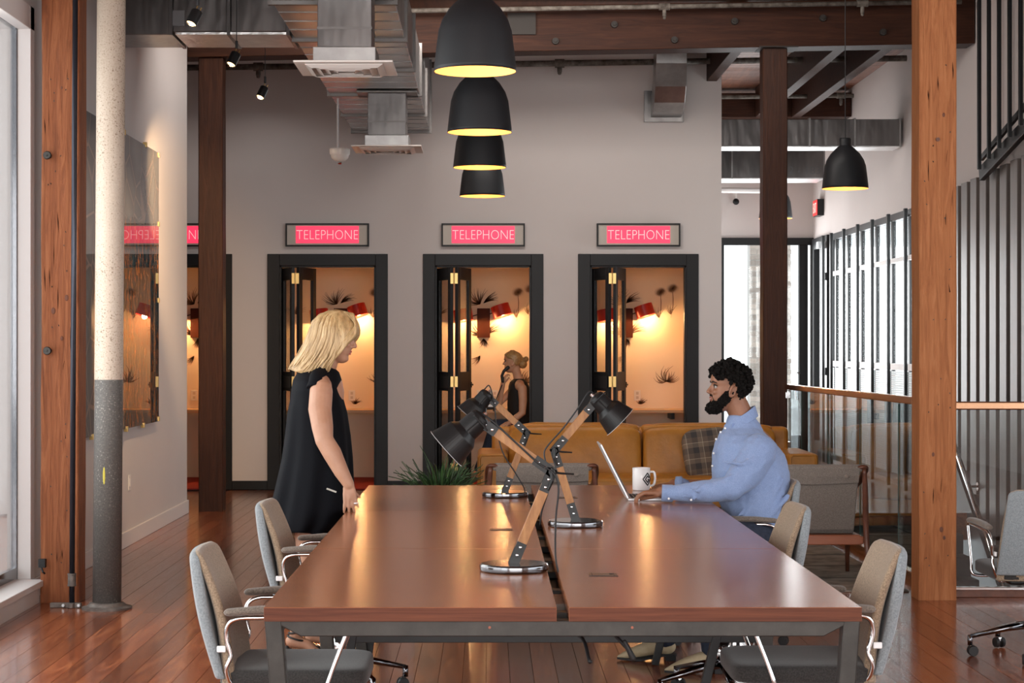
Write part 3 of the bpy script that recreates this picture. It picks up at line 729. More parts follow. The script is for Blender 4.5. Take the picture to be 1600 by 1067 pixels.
# curved wall duct
t=thing('curved_duct','short curved silver duct dropping from the beam into the back wall','duct')
prof=[(17.98+1.0,4.62),(19.5,4.55),(19.95,4.38),(20.2,4.15),(20.28,3.95)]
X0,X1=1.78,2.04
a=[P(1021,85,20.0),P(1067,85,20.0)]
m=MB(); rings=[]
for y,z in [(19.9,4.70),(19.95,4.5),(20.05,4.3),(20.2,4.14),(20.47,4.03)]: rings.append((y,z))
th=0.28
outer=[(19.78,4.70),(19.80,4.45),(19.88,4.22),(20.02,4.07),(20.2,3.99),(20.44,3.965)]
inner=[(20.10,4.70),(20.10,4.5),(20.14,4.36),(20.2,4.28),(20.3,4.22),(20.44,4.20)]
R_=[]
for (yo,zo),(yi,zi) in zip(outer,inner): R_.append([(1.73,yo,zo),(2.05,yo,zo),(2.05,yi,zi),(1.73,yi,zi)])
m.loft(R_); m.build('duct_bend',galv,t,bev=0.004)
m=MB(); m.box(1.66,2.08,20.44,20.498,3.92,4.25); m.build('wall_flange',galv_dk,t)
# pipes
def pipe(nm,lab,pts,r,m_,fit=()):
    t=thing(nm,lab,'pipe'); m=MB(); m.tube(pts,r,12); m.build('pipe_run',m_,t,smooth=True)
    for x,y,z in fit:
        m=MB(); m.cyl((x-0.05,y,z),(x+0.05,y,z),r*1.45); m.cyl((x,y,z),(x,y,z-0.09),r*0.8); m.ball((x,y,z-0.1),r*0.7,8); m.build('pipe_fitting',m_,t,smooth=False)
    return t
pipe('sprinkler_pipe','dusty sprinkler pipe in front of the roof beam',[(-1.9,17.45,4.56),(4.3,17.45,4.66)],0.022,pipe_m,[(1.6,17.45,4.615),(3.4,17.45,4.645)])
pipe('sprinkler_pipe','dusty sprinkler pipe under the beam along the back wall',[(-3.3,20.2,4.46),(0.3,20.2,4.50),(4.4,20.2,4.56)],0.032,pipe_m,[(0.75,20.2,4.505),(-2.42,20.2,4.47)])
pipe('sprinkler_pipe','dusty pipe with open tee end above the corridor duct',[(2.5,22.6,4.46),(4.30,22.6,4.48)],0.024,pipe_m,[(4.15,22.6,4.48)])

# ================================================================ COLUMN, THIN PIPE
colm=bpy.data.materials.new('two-tone column paint'); colm.use_nodes=True; N,L,bs=nodes(colm)
tc=N.new('ShaderNodeTexCoord'); sp=N.new('ShaderNodeSeparateXYZ'); L.new(tc.outputs['Object'],sp.inputs[0])
nz=N.new('ShaderNodeTexNoise'); nz.inputs['Scale'].default_value=110; nz.inputs['Detail'].default_value=3; L.new(tc.outputs['Object'],nz.inputs['Vector'])
nb=N.new('ShaderNodeTexNoise'); nb.inputs['Scale'].default_value=3; nb.inputs['Detail'].default_value=5; L.new(tc.outputs['Object'],nb.inputs['Vector'])
ad=N.new('ShaderNodeMath'); ad.operation='MULTIPLY_ADD'; L.new(nb.outputs['Fac'],ad.inputs[0]); ad.inputs[1].default_value=0.35; L.new(nz.outputs['Fac'],ad.inputs[2])
r1=ramp(N,[(0.45,(0.60,0.51,0.42)),(0.78,(0.52,0.42,0.33)),(0.87,(0.22,0.15,0.10))]); L.new(ad.outputs[0],r1.inputs[0])
r2_=ramp(N,[(0.50,(0.085,0.08,0.075)),(0.82,(0.13,0.12,0.11)),(0.90,(0.34,0.32,0.28))]); L.new(ad.outputs[0],r2_.inputs[0])
gt=N.new('ShaderNodeMath'); gt.operation='GREATER_THAN'; gt.inputs[1].default_value=1.336; L.new(sp.outputs[2],gt.inputs[0])
mx=N.new('ShaderNodeMix'); mx.data_type='RGBA'; L.new(gt.outputs[0],mx.inputs[0]); L.new(r2_.outputs[0],mx.inputs[6]); L.new(r1.outputs[0],mx.inputs[7])
L.new(mx.outputs[2],bs.inputs['Base Color']); bs.inputs['Roughness'].default_value=0.55
bm_=N.new('ShaderNodeBump'); bm_.inputs['Strength'].default_value=0.3; bm_.inputs['Distance'].default_value=0.004; L.new(nz.outputs['Fac'],bm_.inputs['Height']); L.new(bm_.outputs[0],bs.inputs['Normal'])
t=thing('iron_column','round iron column, speckled cream above and dark grey below, near the left wall','column',(-2.225,11.2,0))
m=MB(); m.tube([(0,0,0.02),(0.03*0.4,0,1.5),(0.031,0,4.3)],0.0825,36); m.build('shaft',colm,t,smooth=True)
iron=textured('rusty iron',[(0.3,(0.09,0.07,0.06)),(0.7,(0.22,0.19,0.17))],nscale=20,rough=0.6,metal=0.4)
m=MB(); m.lathe([(0.0,0),(0.145,0),(0.145,0.012),(0.115,0.02),(0.10,0.035),(0.083,0.04),(0.0,0.04)],36); m.build('base_flange',iron,t)
m=MB(); m.ball((0.0,-0.081,0.78),(0.008,0.004,0.055),8); m.build('paint_smear',mat('yellow paint',(0.5,0.42,0.05),0.6),t)
t=thing('thin_pipe','thin dark steel pipe standing in front of the reddish timber post','pipe',(-2.44,11.25,0))
m=MB(); m.tube([(0,0,0.02),(0.024,0,4.3)],0.016,16); m.build('pipe_run',mat('dark blue pipe',(0.04,0.042,0.055),0.3,0.6),t,smooth=True)
m=MB(); m.cyl((0,0,0.13),(0,0,0.19),0.024); m.cyl((0,0,0.19),(0,0,0.2),0.026); m.cyl((0,0,0.125),(0,0,0.135),0.026); m.build('coupling',iron,t,bev=0.002)
m=MB(); m.box(-0.125,0.055,-0.02,0.02,0.0,0.028); m.cyl((0,-0.024,0.0),(0,-0.024,0.03),0.02,n=12); m.build('floor_clamp',iron,t,bev=0.003)
for x in (-0.045,0.045): m=MB(); m.cyl((x,-0.02,0.016),(x,-0.034,0.016),0.009,n=6); m.build('bolt',silver,t)

# ================================================================ ART PANEL on the left wall
am=bpy.data.materials.new('reverse painted acrylic'); am.use_nodes=True; N,L,bs=nodes(am)
tc=N.new('ShaderNodeTexCoord'); mp=N.new('ShaderNodeMapping'); mp.inputs['Scale'].default_value=(1,6,1.2); L.new(tc.outputs['Object'],mp.inputs[0])
n1=N.new('ShaderNodeTexNoise'); n1.inputs['Scale'].default_value=4.5; n1.inputs['Detail'].default_value=8; n1.inputs['Distortion'].default_value=1.5; L.new(mp.outputs[0],n1.inputs['Vector'])
ra=ramp(N,[(0.30,(0.01,0.012,0.014)),(0.46,(0.02,0.03,0.035)),(0.50,(0.10,0.20,0.24)),(0.54,(0.02,0.02,0.02)),(0.60,(0.75,0.24,0.05)),(0.66,(0.05,0.03,0.02)),(0.75,(0.7,0.62,0.5))]); L.new(n1.outputs['Fac'],ra.inputs[0])
v1=N.new('ShaderNodeTexVoronoi'); v1.feature='DISTANCE_TO_EDGE'; v1.inputs['Scale'].default_value=3.0; L.new(tc.outputs['Object'],v1.inputs['Vector'])
rb=ramp(N,[(0.0,(0.42,0.34,0.31)),(0.02,(0.40,0.33,0.3)),(0.03,(0.26,0.25,0.245)),(0.5,(0.34,0.33,0.325))]); L.new(v1.outputs['Distance'],rb.inputs[0])
sp=N.new('ShaderNodeSeparateXYZ'); L.new(tc.outputs['Object'],sp.inputs[0])
n2=N.new('ShaderNodeTexNoise'); n2.inputs['Scale'].default_value=3; L.new(tc.outputs['Object'],n2.inputs['Vector'])
# painted drips occupy the right part below 2.35 m, grey above, lifted to stand for the wall's reflection
ma=N.new('ShaderNodeMath'); ma.operation='MULTIPLY_ADD'; L.new(n2.outputs['Fac'],ma.inputs[0]); ma.inputs[1].default_value=0.8; L.new(sp.outputs[1],ma.inputs[2])
g1=N.new('ShaderNodeMapRange'); g1.inputs['From Min'].default_value=1.75; g1.inputs['From Max'].default_value=1.95; L.new(ma.outputs[0],g1.inputs['Value'])
g2=N.new('ShaderNodeMapRange'); g2.inputs['From Min'].default_value=1.62; g2.inputs['From Max'].default_value=1.50; L.new(sp.outputs[2],g2.inputs['Value'])
mu=N.new('ShaderNodeMath'); mu.operation='MULTIPLY'; L.new(g1.outputs[0],mu.inputs[0]); L.new(g2.outputs[0],mu.inputs[1])
mx=N.new('ShaderNodeMix'); mx.data_type='RGBA'; L.new(mu.outputs[0],mx.inputs[0]); L.new(rb.outputs[0],mx.inputs[6]); L.new(ra.outputs[0],mx.inputs[7])
L.new(mx.outputs[2],bs.inputs['Base Color']); bs.inputs['Roughness'].default_value=0.0; bs.inputs['IOR'].default_value=2.6; bs.inputs['Specular IOR Level'].default_value=0.5
t=thing('art_panel','large glossy acrylic art panel with dark and orange drips on the left wall','artwork',(-2.735,12.9,0.91))
m=MB(); m.box(-0.006,0.006,0,3.0,0,2.22); m.build('acrylic_sheet',am,t)
for y,z in ((0.02,2.225),(1.5,2.225),(2.4,2.225),(2.99,2.2),(2.99,1.63),(2.99,1.0),(2.99,0.02),(2.3,-0.005),(1.6,-0.005),(0.35,-0.005),(0.05,1.4)):
    m=MB(); m.cbox((0.0,y,z),(0.03,0.04,0.04)); m.build('standoff_clip',brass,t,bev=0.003)
t=thing('light_switch','white switch plate low on the left wall','switch',(-2.77,14.8,0.48))
m=MB(); m.box(0,0.007,-0.04,0.04,-0.06,0.06); m.build('plate',plastic_w,t,bev=0.002)
m=MB(); m.box(0.007,0.012,-0.015,0.015,-0.03,0.03); m.build('rocker',white_m,t)

# ================================================================ PENDANTS, SPOTS, SMALL CEILING THINGS
def pendant(name,label,x,y,z,ztop,power,src=None,neck=True):
    t=thing(name,label,'pendant lamp',(x,y,z),group='black dome pendants')
    prof=[(0.198,0.0),(0.2,0.0),(0.199,0.02),(0.19,0.10),(0.178,0.195),(0.160,0.25),(0.125,0.305),(0.085,0.345),(0.062,0.365),(0.05,0.375)]
    m=MB(); m.lathe(prof,56); m.lathe([(0.050,0.372),(0.050,0.43),(0.044,0.44),(0.0,0.44)],32); m.build('shade',shade_m,t,smooth=True)
    m=MB(); m.lathe([(r-0.003,zz+0.001) for r,zz in prof[1:]]+[(0,0.37)],56); m.build('shade_lining',inner_warm,t,smooth=True)
    m=MB(); m.cyl((0,0,0.44),(0,0,ztop-z),0.004,n=8); m.build('cord',rubber,t)
    m=MB(); m.ball((0,0,0.17),0.035,12); m.build('bulb',glow_warm,t,smooth=True)
    l=bpy.data.lights.new('pendant_light','POINT'); l.energy=power; l.color=(1.0,0.60,0.26); l.shadow_soft_size=0.04
    o=bpy.data.objects.new('pendant_light',l); o.location=(0,0,0.11); o.parent=t; C.objects.link(o)
    return t
for x,y,z,lab in ((-0.064,9.3,2.86,'largest and nearest of the row of black dome pendants'),(-0.054,11.9,2.855,'second nearest black dome pendant in the central row'),(-0.065,14.46,2.875,'third black dome pendant in the central row'),(-0.053,16.9,2.85,'farthest and lowest-looking black dome pendant in the central row')):
    pendant('pendant_lamp',lab,x,y,z,4.74,7)
pendant('pendant_lamp','single black dome pendant hanging between the two right posts',3.104,16.7,2.90,4.74,7)
pendant('pendant_lamp','black pendant mostly hidden behind the dark right post',(1212-763)*23/3000,23,3.06,4.74,7)
for i,(x,y,z,lab) in enumerate(((-1.70,11.1,3.43,'nearest small black spotlight at top left'),(-1.685,12.7,3.43,'middle small black spotlight below the dull duct'),(-1.70,14.45,3.44,'farthest small black spotlight on a long cord'))):
    t=thing('spotlight',lab,'spotlight',(x,y,z),group='hanging spotlights')
    M=Matrix.Rotation(R(22),4,'Y')@Matrix.Rotation(R(-20),4,'X')
    m=MB(); m.lathe([(0.0,0.045),(0.03,0.045),(0.034,0.04),(0.034,-0.045),(0.029,-0.045),(0.029,-0.035),(0,-0.035)],24,M); m.build('can',blackmetal,t)
    m=MB(); m.lathe([(0,-0.034),(0.029,-0.036),(0.029,-0.038),(0,-0.038)],20,M); m.build('lens',glow_warm,t)
    m=MB(); 
    for dx in (-0.012,0.012): m.cyl(M@Vector((dx,0,0.045)),M@Vector((dx,0,0.075)),0.004,n=8)
    m.build('pin',brass,t)
    top=4.74 if i!=1 else 4.74
    m=MB(); m.cyl((0.02,0,0.07),(0.02,0,0.12),0.009,n=10); m.cyl((0.02,0,0.12),(0.02,0,top-z),0.003,n=8); m.build('cord',rubber,t)
    l=bpy.data.lights.new('spot_light','SPOT'); l.energy=(120,320,560)[i]; l.color=(1.0,0.66,0.36); l.spot_size=R(50); l.spot_blend=0.7; l.shadow_soft_size=0.02
    o=bpy.data.objects.new('spot_light',l); C.objects.link(o); o.parent=t; o.location=M@Vector((0,0,-0.05))
    d=Vector((-1.07,[2.4,2.4,2.4][i],[-1.6,-1.9,-0.9][i])); o.rotation_euler=d.to_track_quat('-Z','Y').to_euler()
for i,lx in enumerate((-0.9,0.5,2.0)):  # housings for the lamps added to light the back wall
    t=thing('added_lamp',['left','middle','right'][i]+' linear wash lamp above the lounge, unseen and added to light the back wall','wash lamp',(lx,15.7,4.58),R(2),'added linear lamps')
    M=Matrix.Rotation(R(62),4,'X')
    m=MB(); m.box(-0.58,0.58,-0.27,0.27,0.012,0.05,M); m.build('housing',blackmetal,t,bev=0.004)
    for sx in (-0.4,0.4): m=MB(); m.cyl((sx,0,0.03),(sx,0,0.165),0.006,n=8); m.build('hanger',blackmetal,t)
t=thing('ceiling_camera','white dome security camera on a rod below the duct','camera',((531-763)*17.1/3000,17.1,3.29))
m=MB(); m.lathe([(0,0.0),(0.088,0.0),(0.092,-0.01),(0.088,-0.055),(0,-0.055)],28); m.build('housing',plastic_w,t)
m=MB(); m.lathe([(0.083,-0.055),(0.075,-0.085),(0.045,-0.11),(0.0,-0.118)],28); m.build('dome',plastic_w,t,smooth=True)
m=MB(); m.cyl((0.0,0,-0.10),(0.0,-0.01,-0.135),0.018,n=12); m.build('lens',chrome,t)
m=MB(); m.cyl((-0.018,0,0),(-0.018,0,0.455),0.009,n=10); m.build('rod',silver,t)
t=thing('wall_camera','small dark ball camera on the far corridor wall','camera',P(1150,315,26.5))
m=MB(); m.ball((0,0,0),0.045,14); m.build('ball',blackmetal,t,smooth=True)
m=MB(); m.cyl((0,0.0,0.04),(0,0.0,0.14),0.012); m.cyl((0,0,0.13),(0,0.1,0.13),0.02); m.build('bracket',plastic_w,t)
q=P(1283,325,25.9)
t=thing('exit_sign','lit red exit sign on the right wall of the corridor','sign',(4.5,25.9,q.z))
m=MB(); m.box(-0.09,0,-0.17,0.17,-0.11,0.11); m.build('housing',blackmetal,t,bev=0.004)
m=MB(); m.box(-0.096,-0.09,-0.16,0.16,-0.1,0.1); m.build('lit_panel',mat('exit panel',(0.5,0.02,0.02),0.4,emis=(0.9,0.03,0.03),es=1.2),t)
o=text_mesh('exit_lettering','EXIT',mat('exit letters',(1,0.5,0.45),0.4,emis=(1,0.4,0.35),es=1.2),0.1,0.002,t,fit=(0.24,0.13)); o.rotation_euler=(R(90),0,R(-90)); o.location=(-0.098,0,0)

# ================================================================ RUG
rug_m=textured('faded patchwork rug',[(0.3,(0.10,0.085,0.07)),(0.5,(0.24,0.21,0.175)),(0.75,(0.36,0.32,0.27))],nscale=6,detail=8,rough=0.95,bump=0.3,bdist=0.004)
r=thing('area_rug','faded beige and brown patchwork rug under the sofa and lounge chairs','rug')
m=MB(); m.box(-0.25,2.62,11.95,16.3,0.0012,0.010); m.build('pile',rug_m,r,bev=0.003)
m=MB(); dk=mat('rug seam',(0.05,0.042,0.038),0.95)
for x in (0.3,0.9,1.5,2.1): m.box(x-0.008,x+0.008,11.97,16.28,0.0101,0.0112)
for y in (12.6,13.3,14.0,14.7,15.4): m.box(-0.22,2.6,y-0.008,y+0.008,0.0101,0.0112)
m.build('seam',dk,r)

# ================================================================ SOFA
def cushion(mb,c,sz,e=0.32,n=22,rot=None,puff=0.0):
    """soft rounded box (superellipsoid)"""
    def sp(w,p): return math.copysign(abs(w)**p,w)
    vs=[];fs=[];m_=n//2
    for i in range(m_+1):
        v=-math.pi/2+math.pi*i/m_
        for j in range(n*2):
            u=-math.pi+2*math.pi*j/(n*2)
            x=sp(math.cos(v),e)*sp(math.cos(u),e); y=sp(math.cos(v),e)*sp(math.sin(u),e); z=sp(math.sin(v),e)
            vs.append((x*sz[0]/2,y*sz[1]/2*(1+puff*(1-x*x)*(1-z*z)),z*sz[2]/2))
    N_=n*2
    for i in range(m_):
        for j in range(N_): fs.append((i*N_+j,i*N_+(j+1)%N_,(i+1)*N_+(j+1)%N_,(i+1)*N_+j))
    M=Matrix.Translation(c)@(Euler(rot).to_matrix().to_4x4() if rot else Matrix())
    mb.add(vs,fs,M)
sx0,sx1,sy0=-0.09,2.69,15.6
s=thing('leather_sofa','long mustard leather sofa with square arms facing the table','sofa')
def soft(name,c,sz,e=0.3,rot=None,puff=0,parent=s,m_=leather,disp=(0.032,0.13)):
    q=MB(); cushion(q,c,sz,e,26,rot,puff); return q.build(name,m_,parent,smooth=True,disp=disp)
m=MB(); m.box(sx0+0.2,sx1-0.2,sy0+0.08,sy0+0.95,0.14,0.30); m.build('base_frame',leather,s,bev=0.02)
aw=0.25
for x in (sx0,sx1-aw):
    m=MB(); m.box(x,x+aw,sy0+0.02,sy0+0.98,0.13,0.655); a=m.build('arm',leather,s,bev=0.035,seg=4)
    m=MB(); L_=[(x+0.02,sy0+0.012,0.16),(x+0.02,sy0+0.012,0.62),(x+0.04,sy0+0.012,0.642),(x+aw-0.04,sy0+0.012,0.642),(x+aw-0.02,sy0+0.012,0.62),(x+aw-0.02,sy0+0.012,0.16)]
    m.tube(L_,0.006,8); m.build('piping',leather,a,smooth=True)
m=MB(); m.box(sx0+0.12,sx1-0.12,sy0+0.82,sy0+1.02,0.14,0.84); m.build('back_frame',leather,s,bev=0.04,seg=4)
cw=(sx1-sx0-2*aw)/2
for i in range(2):
    cx=sx0+aw+cw*(i+0.5)
    soft('seat_cushion',(cx,sy0+0.42,0.37),(cw-0.01,0.80,0.19),0.25)
    soft('back_cushion',(cx,sy0+0.70,0.62),(cw-0.015,0.26,0.46),0.28,(R(-10),0,0),0.25)
    soft('back_bolster',(cx,sy0+0.88,0.80),(cw-0.02,0.2,0.14),0.35)
for x in (sx0+0.1,sx1-0.1):
    for y in (sy0+0.1,sy0+0.9):
        m=MB(); m.cyl((x,y,0.0113),(x,y,0.15),0.02,0.03,16); m.build('leg',walnut,s)
# plaid pillow
pm_=bpy.data.materials.new('plaid wool'); pm_.use_nodes=True; N,L,bs=nodes(pm_); bs.inputs['Roughness'].default_value=0.9
tc=N.new('ShaderNodeTexCoord'); sp=N.new('ShaderNodeSeparateXYZ'); L.new(tc.outputs['Object'],sp.inputs[0])
outs=[]
for ax in (0,2):
    f=N.new('ShaderNodeMath'); f.operation='MULTIPLY'; f.inputs[1].default_value=7.5; L.new(sp.outputs[ax],f.inputs[0])
    g_=N.new('ShaderNodeMath'); g_.operation='FRACT'; L.new(f.outputs[0],g_.inputs[0])
    rp=ramp(N,[(0.0,(0.05,0.045,0.045)),(0.35,(0.05,0.045,0.045)),(0.36,(0.20,0.15,0.11)),(0.62,(0.20,0.15,0.11)),(0.63,(0.5,0.42,0.32)),(0.66,(0.5,0.42,0.32)),(0.67,(0.14,0.10,0.075))]); rp.color_ramp.interpolation='CONSTANT'
    L.new(g_.outputs[0],rp.inputs[0]); outs.append(rp)
mx=N.new('ShaderNodeMix'); mx.data_type='RGBA'; mx.inputs[0].default_value=0.5; L.new(outs[0].outputs[0],mx.inputs[6]); L.new(outs[1].outputs[0],mx.inputs[7]); L.new(mx.outputs[2],bs.inputs['Base Color'])
t=thing('plaid_pillow','brown and grey plaid pillow leaning on the sofa beside the seated man','pillow',(1.83,15.98,0.64),0)
m=MB(); cushion(m,(0,0,0),(0.42,0.14,0.42),0.45,20); o=m.build('pillow_cover',pm_,t,smooth=True); o.rotation_euler=(R(-14),R(-6),R(6))

# ================================================================ LOUNGE CHAIRS (seen from behind)
def lounge(x,y,label):
    t=thing('lounge_chair',label,'armchair',(x,y,0.0115),group='sling lounge chairs')
    W=0.30
    m=MB(); rings=[]
    for z,yy,th in ((0.30,0.16,0.02),(0.33,0.135,0.035),(0.5,0.06,0.045),(0.65,0.0,0.045),(0.725,-0.03,0.03)):
        rings.append([(-W,yy-th/2,z),(W,yy-th/2,z),(W,yy+th/2,z),(-W,yy+th/2,z)])
    m.loft(rings); m.build('back_sling',fab_grey,t,bev=0.008)
    m=MB(); m.limb([(-W,-0.035,0.735),(W,-0.035,0.735)],[0.026,0.026],16)
    rings=[]
    for z,yy in ((0.74,-0.062),(0.69,-0.05),(0.645,-0.032),(0.64,-0.024)): rings.append([(-W,yy-0.006,z),(0,yy-0.010,z-0.012*(0.74-z)*10),(W,yy-0.006,z),(W,yy+0.004,z),(0,yy+0.0,z-0.012*(0.74-z)*10),(-W,yy+0.004,z)])
    m.loft(rings); m.build('sling_fold',fab_grey,t,smooth=False)
    for sx in (-1,1):
        m=MB(); m.ball((sx*0.22,-0.055,0.685),(0.019,0.011,0.014),12); m.build('button',fab_grey,t,smooth=True)
    m=MB(); m.box(-W+0.01,W-0.01,0.13,0.62,0.34,0.46); m.build('seat_cushion',fab_grey,t,bev=0.03,seg=4)
    m=MB(); m.box(-0.33,0.33,0.05,0.095,0.235,0.30); m.build('rear_rail',redwood,t,bev=0.006)
    m=MB(); m.box(-0.33,0.33,0.60,0.64,0.25,0.31); m.build('front_rail',redwood,t,bev=0.006)
    for sx in (-1,1):
        m=MB(); m.tube(spl([(sx*0.335,-0.04,0.735),(sx*0.345,-0.02,0.60),(sx*0.36,0.02,0.30),(sx*0.375,-0.03,0.0)],4),[0.015+0.004*math.sin(i/12*3.1) for i in range(13)],12); m.build('rear_leg',walnut,t,smooth=True)
        m=MB(); m.tube([(sx*0.335,0.62,0.56),(sx*0.345,0.60,0.28),(sx*0.35,0.62,0.0)],[0.016,0.02,0.013],12); m.build('front_leg',walnut,t,smooth=True)
        m=MB(); m.limb(spl([(sx*0.29,-0.04,0.74),(sx*0.335,-0.045,0.745),(sx*0.35,0.0,0.725),(sx*0.355,0.15,0.66),(sx*0.355,0.4,0.59),(sx*0.345,0.66,0.57)],4),[0.02]*21,12,flat=0.7); m.build('armrest',walnut,t,smooth=True)
        m=MB(); m.box(sx*0.335-0.015,sx*0.335+0.015,0.05,0.64,0.24,0.29); m.build('side_rail',redwood,t,bev=0.005)
    return t
lounge((847-763)*12.5/3000,12.5,'grey wool lounge chair with dark wood arms behind the table, in front of the sofa')
lounge(2.075,12.35,'grey wool lounge chair behind the seated man, its dark right leg in view')

# ================================================================ PLANT
t=thing('potted_plant','spiky dark green leafy plant in a woven pot behind the table, left of the lamps','plant',(-0.29,11.75,0))
wov=textured('woven pot',[(0.3,(0.2,0.14,0.09)),(0.7,(0.36,0.28,0.2))],scale=(1,1,6),nscale=14,rough=0.85,bump=0.5)
m=MB(); m.lathe([(0,0),(0.13,0),(0.155,0.02),(0.17,0.53),(0.175,0.58),(0.165,0.58),(0.155,0.52),(0,0.52)],32); m.build('pot',wov,t)
m=MB(); m.lathe([(0,0.535),(0.157,0.535),(0.157,0.53),(0,0.53)],24); m.build('soil',mat('soil',(0.02,0.014,0.01),0.95),t)
leaf_m=textured('plant leaf',[(0.3,(0.012,0.035,0.012)),(0.7,(0.05,0.10,0.03))],nscale=8,rough=0.4,obj_random=0.45)
protos=[]
for k in range(5):
    q=MB(); ln=[0.24,0.30,0.34,0.27,0.20][k]; bend=[0.3,0.5,0.2,0.7,0.4][k]; rings=[]
    for i in range(8):
        u=i/7; wd=0.015*math.sin(math.pi*min(1,u*0.9+0.1))**0.7*(1.05-u*0.9); x_=ln*u*bend*u; z_=ln*u*(1-0.35*bend*u)
        rings.append([(x_,-wd,z_+0.003),(x_+0.002,0,z_-0.002),(x_,wd,z_+0.003),(x_-0.001,0,z_+0.0)])
    q.loft(rings); o=q.build('leaf',leaf_m,t,smooth=True); protos.append(o)
rl=random.Random(21)
for k in range(290):
    o=protos[k%5] if k<5 else protos[k%5].copy()
    if k>=5: C.objects.link(o); o.parent=t
    a=rl.uniform(0,6.283); rr_=0.12*math.sqrt(rl.random()); tilt=rr_/0.12*0.32+rl.uniform(-0.15,0.2)
    o.location=(rr_*math.cos(a),rr_*math.sin(a),0.54+rl.uniform(0,0.16)*(1-rr_/0.14)); o.rotation_euler=(0,tilt,a)
    s_=rl.uniform(0.75,1.1)*0.88; o.scale=(s_,s_,s_)

# ================================================================ TABLE
T=thing('meeting_table','long walnut meeting table on dark steel legs with a cable gap down the middle','table')
XL0,XL1,XR0,XR1=-0.68,0.207,0.244,1.131
yb=[5.81,7.495,9.195,10.92]
for i in range(3):
    for x0,x1 in ((XL0,XL1),(XR0,XR1)):
        m=MB(); m.box(x0,x1,yb[i]+0.0015,yb[i+1]-0.0015,0.697,0.74); o=m.build('tabletop',table_m,T,bev=0.0015)
        if i==0: m=MB(); m.box(x0+0.001,x1-0.001,yb[0]-0.0005,yb[0]+0.002,0.698,0.7385); m.build('edge_band',tedge_m,o)
for i,y in enumerate((5.86,7.495,9.195,10.86)):
    m=MB(); m.add([(-0.66,y-0.025,0.696),(1.11,y-0.025,0.696),(1.02,y-0.025,0.648),(-0.57,y-0.025,0.648),(-0.66,y+0.025,0.696),(1.11,y+0.025,0.696),(1.02,y+0.025,0.648),(-0.57,y+0.025,0.648)],
       [(0,1,2,3),(7,6,5,4),(0,4,5,1),(1,5,6,2),(2,6,7,3),(3,7,4,0)]); m.build('cross_rail',steel,T,bev=0.003)
    for sx,xt,xb in ((-1,-0.655,-0.60),(1,1.105,1.055)):
        m=MB(); m.bar((xt,y,0.70),(xb,y,0.0),0.052,0.052,(1,0,0)); m.build('leg',steel,T,bev=0.004)
    if i in (1,2):
        for xt,xb in ((-0.50,-0.58),(0.955,0.80)):
            m=MB(); m.bar((xt,y+0.02,0.66),(xb,y+0.02,0.0),0.035,0.035,(1,0,0)); m.build('brace_leg',blackmetal,T,bev=0.003)
m=MB(); m.box(-0.60,1.05,7.50,7.53,0.372,0.40); m.build('low_rail',blackmetal,T,bev=0.002)
m=MB(); m.box(-0.60,1.05,7.50,7.53,0.40,0.405); m.build('rail_trim',desk_m,T)
m=MB()
for xx in (-0.66,1.09):
    m.box(xx,xx+0.03,5.9,10.8,0.655,0.696)
m.build('side_rail',steel,T)
m=MB(); m.box(0.12,0.33,5.95,10.8,0.652,0.656); m.box(0.118,0.122,5.95,10.8,0.652,0.69); m.box(0.329,0.333,5.95,10.8,0.652,0.69); m.build('cable_tray',blackmetal,T)
for y in (6.0,6.55,7.5,8.4,9.2,10.2):
    m=MB(); m.box(0.205,0.246,y,y+0.06,0.68,0.697); m.build('gap_bracket',steel,T)
for y in (6.3,7.2,8.1,9.6):
    m=MB(); m.box(0.19,0.27,y,y+0.28,0.657,0.685); m.build('power_strip',mat_board if y==6.3 else blackmetal,T,bev=0.004)
cop=mat('copper plug',(0.3,0.09,0.05),0.5)
for x in (0.004,0.437):
    m=MB(); m.cyl((x,5.834,0.676),(x,5.831,0.676),0.0042,n=10); m.build('bolt',cop,T)
# cords dangling under the rail
m=MB(); m.tube(spl([(0.26,6.3,0.6),(0.30,6.1,0.60),(0.315,6.0,0.55),(0.32,6.0,0.545)],4),0.006,8)
m.tube(spl([(0.34,6.3,0.66),(0.395,6.1,0.62),(0.44,6.05,0.575),(0.455,6.05,0.55)],4),0.006,8); m.limb([(0.43,6.05,0.60),(0.455,6.05,0.548)],[0.006,0.011],10)
m.build('dangling_cord',rubber,T,smooth=True)
for px,py,lab in ((783,827,'flush bronze power flap in the left tabletop, behind the nearest lamp base'),(942,898,'flush bronze power flap in the right tabletop, nearest the camera'),(887,777.5,'flush bronze power flap in the right tabletop, near the middle lamp')):
    Y=0.79*3000/(py-541); x=(px-763)*Y/3000; bz=mat('bronze flap '+str(px),(0.33,0.2,0.12),0.35,0.8)
    t=thing('power_flap',lab,'outlet',(x,Y,0.7402))
    m=MB(); m.box(-0.048,0.048,-0.04,0.04,0,0.002); m.build('lid',bz,t,bev=0.0008)
    m=MB(); m.box(-0.05,0.05,-0.044,-0.041,0,0.0022); m.box(-0.039,-0.037,-0.04,0.04,0.002,0.0026); m.box(0.022,0.034,-0.01,0.02,0.002,0.0026); m.box(0.036,0.038,-0.04,0.04,0.002,0.0026); m.build('slot',rubber,t)

